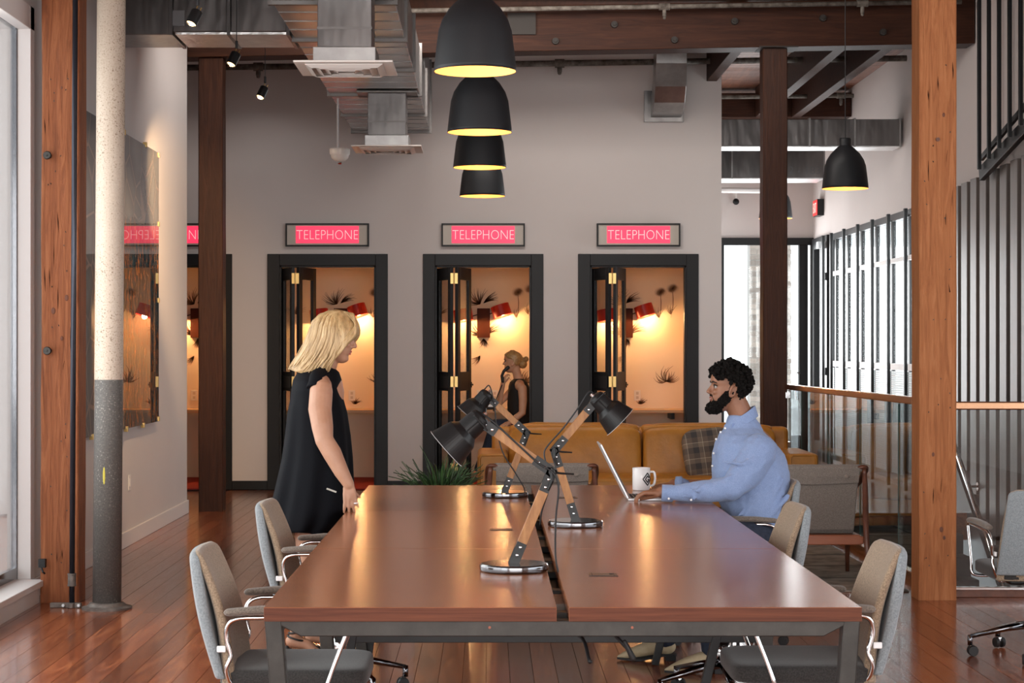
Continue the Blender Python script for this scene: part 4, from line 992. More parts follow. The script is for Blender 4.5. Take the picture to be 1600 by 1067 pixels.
# ================================================================ OFFICE CHAIRS (face +x)
def rrect(cx,cz,w_,th,x_or=None,n=6,cr=None): pass
def office_chair(label,loc,rz,star=0.3):
    t=thing('office_chair',label,'chair',loc,rz,'wool office chairs around the table')
    def back(xf,thf,wf,z0,z1,n,name,m_,zt):
        rings=[]
        for i in range(n+1):
            u=i/n; z=z0+(z1-z0)*u; w_=wf(u); th=thf(u); x=xf(u)
            if u>0.93: k=(u-0.93)/0.07; w_-=0.035*(1-math.sqrt(max(0,1-k*k))); th*=math.sqrt(max(0.15,1-(k*0.9)**2))
            ring=[]
            for j in range(24):
                a=2*math.pi*j/24; e=0.35
                cx=math.copysign(abs(math.cos(a))**e,math.cos(a)); sy=math.copysign(abs(math.sin(a))**e,math.sin(a))
                yy=sy*w_; ring.append((x+cx*th/2+0.03*(yy/0.24)**2, yy, z))
            rings.append(ring)
        q=MB(); q.loft(rings); return q.build(name,m_,t,smooth=True)
    wf=lambda u:0.234-0.035*u
    back(lambda u:-0.262-0.085*u-0.01*math.sin(u*3.1),lambda u:0.035+0.012*math.sin(u*3),wf,0.43,0.842,40,'back_shell',fab_daylit,0)
    back(lambda u:-0.232-0.105*u+0.028*math.sin(u*3.1),lambda u:0.052-0.022*u,lambda u:wf(u)-0.006,0.40,0.846,40,'back_pad',fab_front,0)
    q=MB(); cushion(q,(0.0,0,0.428),(0.50,0.47,0.07),0.3,22); q.build('seat',fab_shaded,t,smooth=True)
    q=MB(); q.box(-0.17,0.17,-0.15,0.15,0.372,0.398); q.build('seat_plate',blackmetal,t,bev=0.01)
    q=MB(); q.cyl((0,0,0.15),(0,0,0.26),0.034,0.032,20); q.build('gas_sleeve',chrome,t,smooth=True)
    q=MB(); q.cyl((0,0,0.25),(0,0,0.375),0.02,n=16); q.build('gas_column',chrome,t,smooth=True)
    q=MB(); q.tube([(0.02,-0.05,0.385),(0.03,-0.20,0.38),(0.03,-0.24,0.372)],0.006); q.build('lever',blackmetal,t)
    for sy in (-1,1):
        Y=sy*0.262
        q=MB(); q.tube(spl([(0.13,sy*0.12,0.385),(0.12,sy*0.22,0.385),(0.115,Y,0.40),(0.135,Y,0.46),(0.19,Y,0.60),(0.20,Y,0.63),(0.18,Y,0.642),(0.1,Y,0.642),(-0.1,Y,0.637),(-0.17,Y,0.634),(-0.205,Y*0.98,0.615),(-0.214,Y*0.95,0.57),(-0.20,Y*0.93,0.51),(-0.215,Y*0.92,0.46),(-0.19,Y*0.8,0.40),(-0.1,sy*0.15,0.385)],4),0.0075,10); q.build('arm_wire',chrome,t,smooth=True)
        q=MB(); q.limb([(-0.20,Y,0.655),(-0.1,Y,0.662),(0.06,Y,0.664),(0.15,Y,0.66)],[0.021,0.024,0.024,0.021],16,flat=0.62,up=(0,0,1)); q.build('arm_pad',fab_brown,t,smooth=True)
        q=MB(); q.cbox((-0.232,Y*0.91,0.53),(0.03,0.010,0.022)); q.build('back_clip',paper_white,t,bev=0.004)
    for k in range(5):
        a=star+2*math.pi*k/5; d=Vector((math.cos(a),math.sin(a),0)); e=d*0.30
        q=MB(); q.tube([d*0.02+Vector((0,0,0.155)),d*0.12+Vector((0,0,0.14)),e+Vector((0,0,0.098))],[0.026,0.022,0.014],10,flat=0.75,up=(0,0,1)); q.cyl(e+Vector((0,0,0.055)),e+Vector((0,0,0.105)),0.013,n=10)
        lg=q.build('base_leg',darkchrome,t,smooth=True)
        pd=Vector((-d.y,d.x,0)); c=e+Vector((0,0,0.0))+d*-0.012
        q=MB()
        for sg in (-1,1): q.cyl(c+pd*(sg*0.010)+Vector((0,0,0.0275)),c+pd*(sg*0.026)+Vector((0,0,0.0275)),0.0275,0.024,16)
        q.build('caster',rubber,lg,bev=0.002)
        q=MB(); q.cbox(tuple(c+Vector((0,0,0.042))),(0.022,0.022,0.02),(0,0,a)); q.build('caster_hood',chrome,lg,bev=0.003)
    return t
oc=office_chair('nearest office chair on the left side of the table',(-0.65,6.58,0),0)
dup(oc,(-0.66,8.5,0),R(-2),'second office chair on the left side, between the near chair and the standing woman')
dup(oc,(1.07,6.66,0),R(180),'nearest office chair on the right side of the table, at the near right corner')
dup(oc,(1.02,8.32,0),R(182),'second office chair on the right side, between the near corner and the seated man')
dup(oc,(1.235,9.9,0),R(180),'office chair the man in the blue shirt is sitting on')
dup(oc,(2.68,9.48,0),R(90),'grey office chair cut off by the right picture edge, in front of the balustrade')

# ================================================================ DESK LAMPS
blk=mat('lamp base black',(0.01,0.01,0.011),0.08,0.0,coat=1.0)
def desk_lamp(label,Y,base,elbow,head,mouth,flip=1):
    sc_=3000/Y
    o=P(base[0],base[1],Y); z0=0.7405
    t=thing('desk_lamp',label,'desk lamp',(o.x,Y,z0),group='black and oak desk lamps')
    def L_(p,dy=0): v=P(p[0],p[1],Y); return Vector((v.x-o.x,dy,v.z-z0))
    E=L_(elbow); H=L_(head); B=Vector((0,0,0.03)); Mo=L_(mouth)
    m=MB(); m.lathe([(0,0),(0.116,0),(0.12,0.004),(0.12,0.022),(0.116,0.027),(0,0.027)],56); m.build('base',blk,t,smooth=False,bev=0.001)
    m=MB(); m.lathe([(0.1205,0.0035),(0.1212,0.006),(0.1212,0.020),(0.1205,0.0225)],56); m.build('base_band',darkchrome,t,smooth=True)
    def arm(a,b_,nm):
        d=(b_-a); Ld=d.length; d.normalize(); u=Vector((-d.z,0,d.x))
        m=MB()
        for sy in (-0.013,0.013): m.bar(a+d*0.05+Vector((0,sy,0)),b_-d*0.05+Vector((0,sy,0)),0.009,0.034,u)
        m.build(nm,lampwood,t,bev=0.0015)
        for c,s_ in ((a,1),(b_,-1)):
            m=MB()
            for sy in (-0.0195,0.0195): m.bar(c-d*(0.012*s_)+Vector((0,sy,0)),c+d*(0.075*s_)+Vector((0,sy,0)),0.003,0.036,u)
            m.bar(c+d*(0.0)*s_-Vector((0,0.019,0))*0,c+d*(0.02*s_),0.036,0.014,u)
            k=m.build('bracket',blackmetal,t)
            for q in (0.028,0.058): p=c+d*(q*s_); m=MB(); m.ball((p.x,-0.022,p.z),(0.006,0.003,0.006),8); m.build('bolt',chrome,k,smooth=True)
    arm(B,E,'lower_arm'); arm(E,H,'upper_arm')
    m=MB(); m.cyl(E+Vector((0,-0.03,0)),E+Vector((0,0.035,0)),0.012,n=14); m.limb([E+Vector((0,-0.034,0.012)),E+Vector((0.0,-0.036,-0.03)),E+Vector((-0.012*flip,-0.034,-0.06))],[0.006,0.007,0.004],8); m.build('wing_nut',blackmetal,t)
    m=MB(); m.limb([E+Vector((0,-0.02,0)),E+Vector((0.035,-0.03,-0.004)),E+Vector((0.075,-0.032,-0.006))],[0.004,0.004,0.003],8); m.build('tension_key',blackmetal,t)
    ax=(Mo-H).normalized(); L2=(Mo-H).length
    Mx=Matrix.Translation(H-ax*0.015)@ax.to_track_quat('Z','X').to_matrix().to_4x4()
    k=L2+0.015
    prof=[(0.0,-0.008),(0.018,-0.008),(0.036,0.0),(0.040,0.012),(0.043,k*0.42),(0.047,k*0.45),(0.060,k*0.54),(0.062,k*0.56),(0.078,k*0.985),(0.081,k)]
    m=MB(); m.lathe(prof,48,Mx); m.lathe([(r_-0.0025,z_) for r_,z_ in prof[3:]],48,Mx); m.build('shade',blackmetal,t,smooth=False,bev=0.0008)
    m=MB(); m.lathe([(0.0805,k-0.001),(0.0825,k),(0.0805,k+0.001)],48,Mx); m.build('shade_rim',silver,t)
    m=MB(); m.ball(Mx@Vector((0,0,k*0.6)),0.028,12); m.build('bulb',paper_white,t,smooth=True)
    side=Mx.to_3x3()@Vector((1,0,0))
    if side.y>0: side=-side
    m=MB(); m.cyl(H+Vector((0,-0.045,0)),H+Vector((0,0.045,0)),0.005,n=8); u=ax.cross(Vector((0,1,0)))
    m.limb([H+Vector((0,-0.048,0)),H+Vector((0,-0.05,0))+ax*0.055],[0.004,0.003],8); m.limb([H+Vector((0,-0.048,0))-ax.cross(Vector((0,1,0)))*0.02,H+Vector((0,-0.055,0))+u*0.045],[0.004,0.003],8); m.build('tilt_key',blackmetal,t)
    m=MB(); bp_=H-ax*0.02; m.cyl(bp_,bp_-ax*0.016,0.011,0.009,12); m.build('cord_grip',chrome,t)
    return t,H,E,ax
def cable(t,pts,r=0.0035):
    m=MB(); m.tube(spl(pts,6),r,8); m.build('cable',rubber,t,smooth=True)
def lp(t,px,py,Y,dy=0): v=P(px,py,Y); return (v.x-t.location.x,dy,v.z-t.location.z)
t,H,E,ax=desk_lamp('nearest desk lamp, head turned down to the left over crossed oak arms',6.76,(803,888),(862,737),(748,656),(697,701))
Y=6.76
cable(t,[lp(t,742,648,Y),lp(t,750,645,Y),lp(t,770,658,Y,-0.03),lp(t,805,690,Y,-0.035),lp(t,840,722,Y,-0.03),lp(t,864,738,Y,-0.04),lp(t,872,762,Y,-0.04),lp(t,868,810,Y,-0.03),lp(t,868,870,Y,-0.02),lp(t,875,905,Y,-0.05),lp(t,880,940,Y,-0.2)])
t,H,E,ax=desk_lamp('middle desk lamp on the right tabletop, head turned down to the right',8.43,(899,823),(866,704),(933,624),(969,659),-1)
Y=8.43
cable(t,[lp(t,930,618,Y),lp(t,920,612,Y,-0.02),lp(t,905,634,Y,-0.03),lp(t,880,668,Y,-0.03),lp(t,857,694,Y,-0.03),lp(t,850,708,Y,-0.03),lp(t,855,730,Y,-0.03),lp(t,862,752,Y,0.05),lp(t,848,800,Y,0.1),lp(t,845,826,Y,0.12)])
t,H,E,ax=desk_lamp('farthest desk lamp, behind the nearest one, small head turned down left',10.08,(789,775),(823,676),(760,618),(733,650))
Y=10.08
cable(t,[lp(t,757,608,Y),lp(t,765,603,Y,-0.02),lp(t,772,630,Y,-0.03),lp(t,776,665,Y,-0.03),lp(t,785,705,Y,-0.03),lp(t,805,738,Y,-0.03),lp(t,818,760,Y,-0.03),lp(t,821,772,Y,-0.03),lp(t,826,780,Y,-0.04)])

# ================================================================ LAPTOP, MUG
Yc=9.98
h=P(978,770,Yc); tp=P(936,692,Yc)
t=thing('laptop','thin silver laptop seen edge-on, open in front of the seated man','laptop')
m=MB(); m.bar((h.x,Yc,0.752),(tp.x,Yc,tp.z+0.0),0.33,0.009,(1,0,0)); m.build('screen_lid',silver,t,bev=0.002)
m=MB(); m.bar((h.x+0.008,Yc,0.765),(tp.x+0.01,Yc,tp.z-0.01),0.31,0.002,(1,0,0)); m.build('display',mat('dark display',(0.02,0.022,0.025),0.1),t)
m=MB(); m.box(h.x,h.x+0.225,Yc-0.165,Yc+0.165,0.7405,0.752); m.build('keyboard_base',silver,t,bev=0.003)
m=MB()
for i in range(5):
    for j in range(12): m.box(h.x+0.02+i*0.019,h.x+0.035+i*0.019,Yc-0.14+j*0.0235,Yc-0.12+j*0.0235,0.752,0.7535)
m.build('key',rubber,t,kind='stuff')
t=thing('coffee_mug','white mug with a black diamond emblem standing beside the laptop','mug',P(1002,0,10.55)*1.0)
t.location.z=0.7405
m=MB(); r_=0.049; hh=0.123
m.lathe([(0,0.0),(r_-0.004,0),(r_,0.004),(r_,hh-0.002),(r_-0.002,hh),(r_-0.004,hh-0.002),(r_-0.005,0.01),(0,0.008)],40); m.build('body',paper_white,t,smooth=True)
m=MB(); m.tube(spl([(r_-0.003,0,0.10),(r_+0.02,-0.005,0.097),(r_+0.026,-0.008,0.065),(r_+0.018,-0.006,0.03),(r_-0.003,0,0.022)],5),0.0065,10); m.build('handle',paper_white,t,smooth=True)
m=MB()
def on_cyl(pts,closed=True):
    P2=[]
    for (a,b_),(c,d) in zip(pts,pts[1:]+([pts[0]] if closed else [])):
        for i in range(4): P2.append((a+(c-a)*i/4,b_+(d-b_)*i/4))
        if not closed: last=(c,d)
    P2.append(pts[0] if closed else last); out=[]
    for u,v in P2:
        an=R(-90+38)+u/r_; out.append(((r_+0.0006)*math.cos(an),(r_+0.0006)*math.sin(an),0.062+v))
    m.tube(out,0.0034,6)
on_cyl([(0,0.034),(0.027,0),(0,-0.034),(-0.027,0)])
on_cyl([(0.010,0.008),(0,0.018),(-0.013,0),(0,-0.018),(0.012,-0.002),(0.002,-0.002)],False)
m.build('emblem',rubber,t)

# ================================================================ PEOPLE
def skinmat(name,c1,c2): 
    m=textured(name,[(0.3,c1),(0.7,c2)],nscale=9,detail=4,rough=0.5); nodes(m)[2].inputs['Subsurface Weight'].default_value=0.08; nodes(m)[2].inputs['Subsurface Radius'].default_value=(0.02,0.008,0.005); return m
skin_w=skinmat('fair skin',(0.36,0.185,0.115),(0.44,0.24,0.155))
skin_t=skinmat('tanned fair skin',(0.50,0.26,0.16),(0.58,0.32,0.2))
skin_b=skinmat('brown skin',(0.22,0.095,0.052),(0.29,0.135,0.078))
lipm=mat('lips',(0.42,0.12,0.10),0.4); lipb=mat('brown lips',(0.26,0.09,0.07),0.45)
eye_w=mat('eye white',(0.36,0.33,0.31),0.4); iris=mat('iris',(0.03,0.02,0.015),0.15); teeth=mat('teeth',(0.75,0.72,0.68),0.3)
blond=textured('blond hair',[(0.3,(0.24,0.145,0.06)),(0.55,(0.46,0.31,0.15)),(0.8,(0.62,0.47,0.27))],scale=(10,10,1.2),nscale=4,detail=5,rough=0.38)
blond2=textured('dark blond hair',[(0.3,(0.25,0.13,0.05)),(0.7,(0.45,0.27,0.11))],scale=(8,8,8),nscale=6,detail=5,rough=0.4)
afro=mat('black curly hair',(0.006,0.005,0.0045),0.85,spec=0.12)
FRONT=[(-0.118,0.060),(-0.108,0.078),(-0.095,0.086),(-0.082,0.083),(-0.073,0.079),(-0.064,0.087),(-0.056,0.085),(-0.048,0.090),(-0.038,0.086),(-0.025,0.084),(-0.005,0.082),(0.012,0.080),(0.028,0.090),(0.045,0.092),(0.065,0.088),(0.085,0.076),(0.102,0.055),(0.115,0.028),(0.122,0.0)]
BACK=[(-0.118,0.010),(-0.100,-0.015),(-0.080,-0.035),(-0.055,-0.062),(-0.03,-0.082),(0,-0.098),(0.03,-0.104),(0.06,-0.098),(0.085,-0.08),(0.105,-0.05),(0.118,-0.02),(0.122,0)]
HALF=[(-0.118,0.020),(-0.108,0.034),(-0.09,0.047),(-0.06,0.060),(-0.02,0.069),(0.02,0.073),(0.05,0.073),(0.08,0.063),(0.1,0.045),(0.115,0.022),(0.122,0.003)]
def head_mesh(mb,M,ear=True,nose=1.0):
    rings=[]; n=44
    for i in range(33):
        z=-0.118+0.24*i/32; f=lerp(FRONT,z); b_=lerp(BACK,z); h=lerp(HALF,z); cx=(f+b_)/2; a=(f-b_)/2; ring=[]
        for j in range(n):
            th=2*math.pi*j/n; c=math.cos(th); s_=math.sin(th); e=0.86
            x=cx+a*math.copysign(abs(c)**e,c); y=h*math.copysign(abs(s_)**e,s_)
            # eye sockets
            if c>0.55 and abs(abs(y)-0.032)<0.018 and abs(z-0.006)<0.016: x-=0.007*math.cos((z-0.006)/0.016*1.5)*math.cos((abs(y)-0.032)/0.018*1.5)
            ring.append(M@Vector((x,y,z)))
        rings.append(ring)
    mb.loft(rings)
    mb.limb([M@Vector((0.080,0,0.014)),M@Vector((0.092,0,-0.006)),M@Vector((0.103*nose+0.0,0,-0.022))],[0.008,0.009,0.0105],12)
    for sy in (-1,1):
        mb.ball(M@Vector((0.093,sy*0.011,-0.028)),(0.011,0.008,0.007),10)
        mb.ball(M@Vector((0.068,sy*0.036,-0.022)),(0.018,0.016,0.016),12)
        if ear:
            E=M@Matrix.Translation((-0.008,sy*0.072,-0.008))@Matrix.Rotation(R(-14),4,'Y')@Matrix.Rotation(R(sy*22),4,'Z')
            pts=[E@Vector((x*0.5,sy*0.004,z)) for x,z in ((0.028,-0.02),(0.03,0.006),(0.016,0.026),(-0.018,0.030),(-0.038,0.012),(-0.030,-0.012),(-0.006,-0.032),(0.020,-0.030))]
            mb.limb(spl(pts,3),[0.0062]*22,8)
            mb.ball(E@Vector((0,0,-0.002)),(0.014,0.005,0.024),10,E.to_3x3().to_4x4() if False else None)
def face_parts(par,M,brow,lip,smile=0.0):
    for sy in (-1,1):
        q=MB(); q.ball(M@Vector((0.0685,sy*0.031,0.006)),0.0108,14); o=q.build('eye',eye_w,par,smooth=True)
        q=MB(); q.ball(M@Vector((0.0762,sy*0.0315,0.0055)),(0.0042,0.0068,0.0066),10); q.build('iris',iris,o,smooth=True)
        q=MB(); q.limb([M@Vector((0.078,sy*0.018,0.0115)),M@Vector((0.079,sy*0.031,0.0145)),M@Vector((0.068,sy*0.045,0.010))],[0.003,0.0045,0.003],8); q.build('eyelid',brow,par,smooth=True)
        q=MB(); q.limb([M@Vector((0.089,sy*0.014,0.026)),M@Vector((0.088,sy*0.032,0.031)),M@Vector((0.072,sy*0.050,0.025))],[0.003,0.0034,0.002],8,flat=1.2); q.build('eyebrow',brow,par,smooth=True)
    q=MB()
    q.limb([M@Vector((0.070,-0.026,-0.053+smile)),M@Vector((0.087,-0.010,-0.0515)),M@Vector((0.0895,0,-0.053)),M@Vector((0.087,0.010,-0.0515)),M@Vector((0.070,0.026,-0.053+smile))],[0.003,0.0048,0.0048,0.0048,0.003],8)
    q.limb([M@Vector((0.070,-0.024,-0.056+smile)),M@Vector((0.084,-0.010,-0.063)),M@Vector((0.0865,0,-0.064)),M@Vector((0.084,0.010,-0.063)),M@Vector((0.070,0.024,-0.056+smile))],[0.003,0.0052,0.0056,0.0052,0.003],8)
    q.build('lips',lip,par,smooth=True)
def frame(d,n):
    d=Vector(d).normalized(); n=Vector(n); n=(n-d*n.dot(d)).normalized(); s=n.cross(d); return d,n,s
def hand(mb,w,d,n,curl=(25,30,20),thumb=1,spread=0.0,sc=1.0,tcurl=0.0,tdir=None,nails=None):
    """w wrist, d along the palm, n out of the back of the hand, thumb=+1/-1 side along s=n x d"""
    d,n,s=frame(d,n); s=s*thumb; w=Vector(w)
    K=[]
    for i,(off,ln) in enumerate(((0.030,0.088),(0.010,0.092),(-0.010,0.088),(-0.029,0.078))):
        k=w+d*ln*sc+s*off*sc+n*(-0.003*i*sc); K.append(k)
        mb.limb([w+s*off*0.55*sc+d*0.005,w+d*ln*0.55*sc+s*off*0.85*sc,k],[0.0135*sc,0.0135*sc,0.0105*sc],12)
    mb.limb([w+d*0.02*sc-n*0.006,w+d*0.07*sc-n*0.008*sc],[0.020*sc,0.021*sc],12,flat=0.9)
    tips=[]
    for i,L_ in enumerate((0.070,0.078,0.073,0.057)):
        p=K[i]; ang=0; dd=d+s*spread*(1.2-i*0.8); dd.normalize(); pts=[p]
        for fr,c in zip((0.46,0.30,0.24),curl):
            ang+=R(c); v=dd*math.cos(ang)-n*math.sin(ang); p=p+v*L_*fr*sc; pts.append(p)
        mb.limb(pts,[0.0098*sc,0.0090*sc,0.0082*sc,0.0070*sc],10); tips.append((pts[-1],v))
    td=Vector(tdir).normalized() if tdir else (d*0.62+s*0.75-n*0.15).normalized()
    b0=w+d*0.022*sc+s*0.022*sc-n*0.006*sc; b1=b0+td*0.042*sc; v2=(td+d*0.35-n*tcurl).normalized(); b2=b1+v2*0.032*sc; b3=b2+(v2+d*0.15-n*tcurl).normalized()*0.024*sc
    mb.limb([b0,b1,b2,b3],[0.0155*sc,0.0118*sc,0.0102*sc,0.0082*sc],12)
    return K,tips
def ell_ring(c,rx,ry,n=40,e=1.0,fold=None,z=0):
    out=[]
    for j in range(n):
        a=2*math.pi*j/n; k=1+(fold(a) if fold else 0)
        out.append((c[0]+rx*k*math.copysign(abs(math.cos(a))**e,math.cos(a)), c[1]+ry*k*math.copysign(abs(math.sin(a))**e,math.sin(a)), c[2]))
    return out
def Zp(py,Y): return 1.53-(py-541)*Y/3000
def Xp(px,Y): return (px-763)*Y/3000

# ---------------- standing woman
Y=9.5
Wm=thing('person','standing blond woman in a loose sleeveless black dress, hand on the left table edge','person')
body=MB()
hM=Matrix.Translation(P(525,527,Y))@Matrix.Rotation(R(-4),4,'Z')@Matrix.Rotation(R(13),4,'Y')
head_mesh(body,hM,ear=False)
nb=P(497,588,Y)
body.limb([hM@Vector((-0.02,0,-0.06)),P(512,566,Y),nb+Vector((0,0,-0.03))],[0.052,0.051,0.06],18)
body.limb([P(500,604,9.66),P(498,600,Y),P(500,604,9.34)],[0.055,0.085,0.055],18)         # shoulder girdle
body.limb([P(500,610,Y),P(497,680,Y),P(490,735,Y),P(487,765,Y)],[0.12,0.115,0.14,0.13],24)
sh=P(502,610,9.31); el=P(507,688,9.20); wr=P(545,757,9.17)
body.limb([sh,P(500,640,9.27),P(504,668,9.22),el,P(519,708,9.19),P(534,738,9.175),wr],[0.056,0.057,0.052,0.045,0.046,0.036,0.027],18)
hand(body,wr,(0.10,-0.20,-0.95),(-0.05,-1,0.12),(6,20,12),thumb=-1,spread=0.16,sc=0.86,tdir=(0.9,0.35,-0.35))
sh2=P(505,610,9.69); el2=P(520,690,9.80); wr2=P(528,760,9.78)
body.limb([sh2,el2,wr2],[0.052,0.043,0.027],14)
hand(body,wr2,(0.1,0,-1),(0,1,0),(15,20,15),thumb=1,sc=0.84)
for dy,kx,ax_,az in ((-0.10,480,463,0.125),(0.10,497,493,0.12)):
    yh=Y+dy; kn=Vector((Xp(kx,yh),yh,0.50)); an=Vector((Xp(ax_,yh),yh-0.02,az))
    body.limb([Vector((Xp(487,yh),yh*1.0,0.86)),kn+Vector((0,0,0.14)),kn,kn+Vector((-0.02,0,-0.12)),kn+Vector((-0.02,0,-0.2)),an],[0.088,0.066,0.052,0.053,0.046,0.031],18)
    toe=an+Vector((0.145,-0.01,-0.103))
    body.limb([an+Vector((-0.02,0,-0.035)),an+Vector((0.05,0,-0.05)),toe+Vector((-0.02,0,0.0))],[0.031,0.027,0.017],14,flat=1.0)
    q=MB(); q.limb([toe+Vector((-0.07,0,-0.004)),toe+Vector((0.02,0,-0.012))],[0.036,0.028],16,flat=0.25,up=(0,0,1))
    q.limb([an+Vector((-0.03,0,-0.075)),toe+Vector((-0.07,0,-0.008))],[0.026,0.03],14,flat=0.2,up=(0,0,1))
    q.limb([an+Vector((-0.045,0,-0.07)),an+Vector((-0.05,0,-az+0.007))],[0.014,0.007],10)
    for zz,r_,ty in ((0.01,0.035,0.12),(-0.02,0.040,-0.3)):
        c=an+Vector((0.0,0,zz)); q.tube([c+Vector((math.cos(a)*r_,math.sin(a)*r_,math.cos(a)*ty*r_)) for a in [i*math.pi/8 for i in range(17)]],0.005,6)
    c=toe+Vector((-0.05,0,0.008)); q.tube([c+Vector((0,math.cos(a)*0.028,math.sin(a)*0.026)) for a in [i*math.pi/8 for i in range(17)]],0.005,6)
    q.build('sandal',rubber,Wm,smooth=True)
bodyo=body.build('body',skin_w,Wm,remesh=0.0045,smi=3)
face_parts(Wm,hM,mat('dark lashes',(0.06,0.035,0.02),0.7),lipm,0.003)
# dress
tab=[(574,478,520,0.075),(582,466,529,0.12),(594,459,533,0.175),(606,457,530,0.195),(622,455,535,0.185),(645,450,541,0.18),(680,446,546,0.185),(715,441,549,0.20),(750,433,550,0.215),(785,425,548,0.225),(812,421,540,0.23),(836,430,520,0.225)]
rings=[]
for i,(py,xl,xr,ry) in enumerate(tab):
    cx=(Xp(xl,Y)+Xp(xr,Y))/2; rx=(Xp(xr,Y)-Xp(xl,Y))/2; amp=0.0 if i<4 else 0.055*(i-3)/8
    f=lambda a,amp=amp: amp*(math.sin(7*a+0.6)+0.55*math.sin(13*a+2))
    ring=ell_ring((cx,Y,Zp(py,Y)),rx,ry,72,1.0,f)
    if i==len(tab)-1: ring=[(x,y,z+0.035*math.cos((x-cx)*14)) for x,y,z in ring]
    rings.append(ring)
R2=[]
for a,b_ in zip(rings,rings[1:]):
    for k in range(3): R2.append([tuple(Vector(p).lerp(Vector(q_),k/3)) for p,q_ in zip(a,b_)])
R2.append(rings[-1])
cloth=mat('black crepe',(0.0035,0.004,0.006),0.75,spec=0.12)
q=MB(); q.loft(R2,cap=False); 
q.build('dress',cloth,Wm,smooth=True,solid=0.006)
q=MB()   # shoulder caps and collar
for sy in (-1,1):
    q.tube(spl([Vector((Xp(505,Y),Y+sy*0.07,Zp(580,Y))),Vector((Xp(500,Y),Y+sy*0.14,Zp(588,Y))),Vector((Xp(500,Y),Y+sy*0.18,Zp(597,Y))),Vector((Xp(499,Y),Y+sy*0.20,Zp(606,Y)))],4),[0.040]*7+[0.041,0.042,0.044,0.046,0.047,0.048],20,flat=0.8)
q.tube([Vector((Xp(503,Y)+0.070*math.cos(a)-0.008,Y+0.075*math.sin(a),Zp(576,Y)-0.02*math.cos(a))) for a in [i*math.pi/12 for i in range(25)]],0.014,8)
q.build('shoulder_panel',cloth,Wm,remesh=0.006,smi=4)
q=MB(); c=P(466,766,9.27); q.cbox((P(518,766,9.27)),(0.05,0.004,0.008),(0,R(20),0)); q.build('pocket_trim',mat('pale trim',(0.4,0.38,0.33),0.5),Wm)
# ring
q=MB(); c=P(557,786,9.11); q.tube([c+Vector((0.0105*math.cos(a),0.0105*math.sin(a),0.001*math.cos(a))) for a in [i*math.pi/8 for i in range(17)]],0.0026,6); q.ball(c+Vector((0,-0.012,0)),0.004,8); q.build('ring',silver,Wm)
# hair: cap + strands falling to the shoulders
hr=MB(); rh=random.Random(4)
CS=[]
n=46
for i in range(26):
    v=i/25; z=0.135-0.335*v
    ring=[]
    for j in range(n):
        a=2*math.pi*j/n; c=math.cos(a); s_=math.sin(a)
        k=math.sqrt(max(0,1-(max(0,z)/0.1355)**2))
        rx=(0.112*k+0.004); ry=(0.094*k+0.004)
        flare=max(0,(-z-0.02))*0.16
        x=-0.012+(rx+flare)*c; y=(ry+flare*0.6)*s_
        if z<0: x-= (-z)*0.20
        if c>0 and z<0.04:           # open around the face
            lim=0.098-0.085*min(1,(0.04-z)/0.09)
            x=min(x,lim)
        x+=0.0028*math.sin(a*23+z*9)+0.002*math.sin(a*41); 
        ring.append(hM@Vector((x,y,z+0.008*math.sin(a*9)*v)))
    CS.append(ring)
hr.loft(CS,cap=True)
# side fringe that sweeps over the near and far cheek
for k in range(230):
    a=rh.uniform(0,2*math.pi); c,s_=math.cos(a),math.sin(a)
    L_=rh.uniform(0.86,1.08)
    pts=[]
    for i in range(8):
        v=i/7*L_; z=0.134-0.315*v; kk=math.sqrt(max(0.01,1-(max(0,z)/0.1355)**2))
        x=-0.012+(0.115*kk+max(0,-z)*0.17)*c; y=(0.097*kk+max(0,-z)*0.12)*s_
        if z<0: x-=(-z)*0.2
        if c>0 and z<0.04: x=min(x,0.100-0.085*min(1,(0.04-z)/0.09)+0.004)
        if z<-0.10: x+=rh.uniform(-0.006,0.006); y+=rh.uniform(-0.006,0.006)
        pts.append(hM@Vector((x+0.012*math.sin(v*5+a),y,z)))
    hr.tube(pts,[0.004,0.006,0.007,0.0075,0.007,0.0065,0.005,0.0015],5,flat=0.6)
# parted fringe
for k in range(60):
    sy=rh.choice((-1,-1,-1,1)); t0=k/60
    p0=Vector((0.01+0.05*rh.random(),sy*0.01,0.134)); p1=Vector((0.088,sy*rh.uniform(0.02,0.055),0.085)); p2=Vector((0.080+rh.uniform(-0.01,0.018),sy*rh.uniform(0.062,0.078),0.03)); p3=Vector((0.045+rh.uniform(-0.02,0.02),sy*0.09,-0.04)); p4=Vector((0.01,sy*0.10,-0.14))
    hr.tube([hM@p for p in spl([p0,p1,p2,p3,p4],4)],[0.005]*4+[0.007]*8+[0.005]*4+[0.0015],5,flat=0.6)
hr.build('hair',blond,Wm,smooth=True)

# ---------------- seated man
Y=9.87
Mn=thing('person','seated bearded man in a light blue shirt typing at the right side of the table','person')
body=MB()
mM=Matrix.Translation(P(1138,607,Y))@Matrix.Rotation(R(180+4),4,'Z')@Matrix.Rotation(R(-4),4,'Y')@Matrix.Diagonal((1.02,1.02,1.0,1))
head_mesh(body,mM,ear=True,nose=0.985)
body.limb([mM@Vector((-0.03,0,-0.05)),P(1158,648,Y),P(1168,675,Y)],[0.060,0.060,0.07],20)
body.limb([P(1172,705,Y-0.1),P(1168,696,Y),P(1172,705,Y+0.1)],[0.05,0.085,0.05],18)
body.limb([P(1172,705,Y),P(1178,760,Y),P(1195,840,Y)],[0.13,0.13,0.14],20)
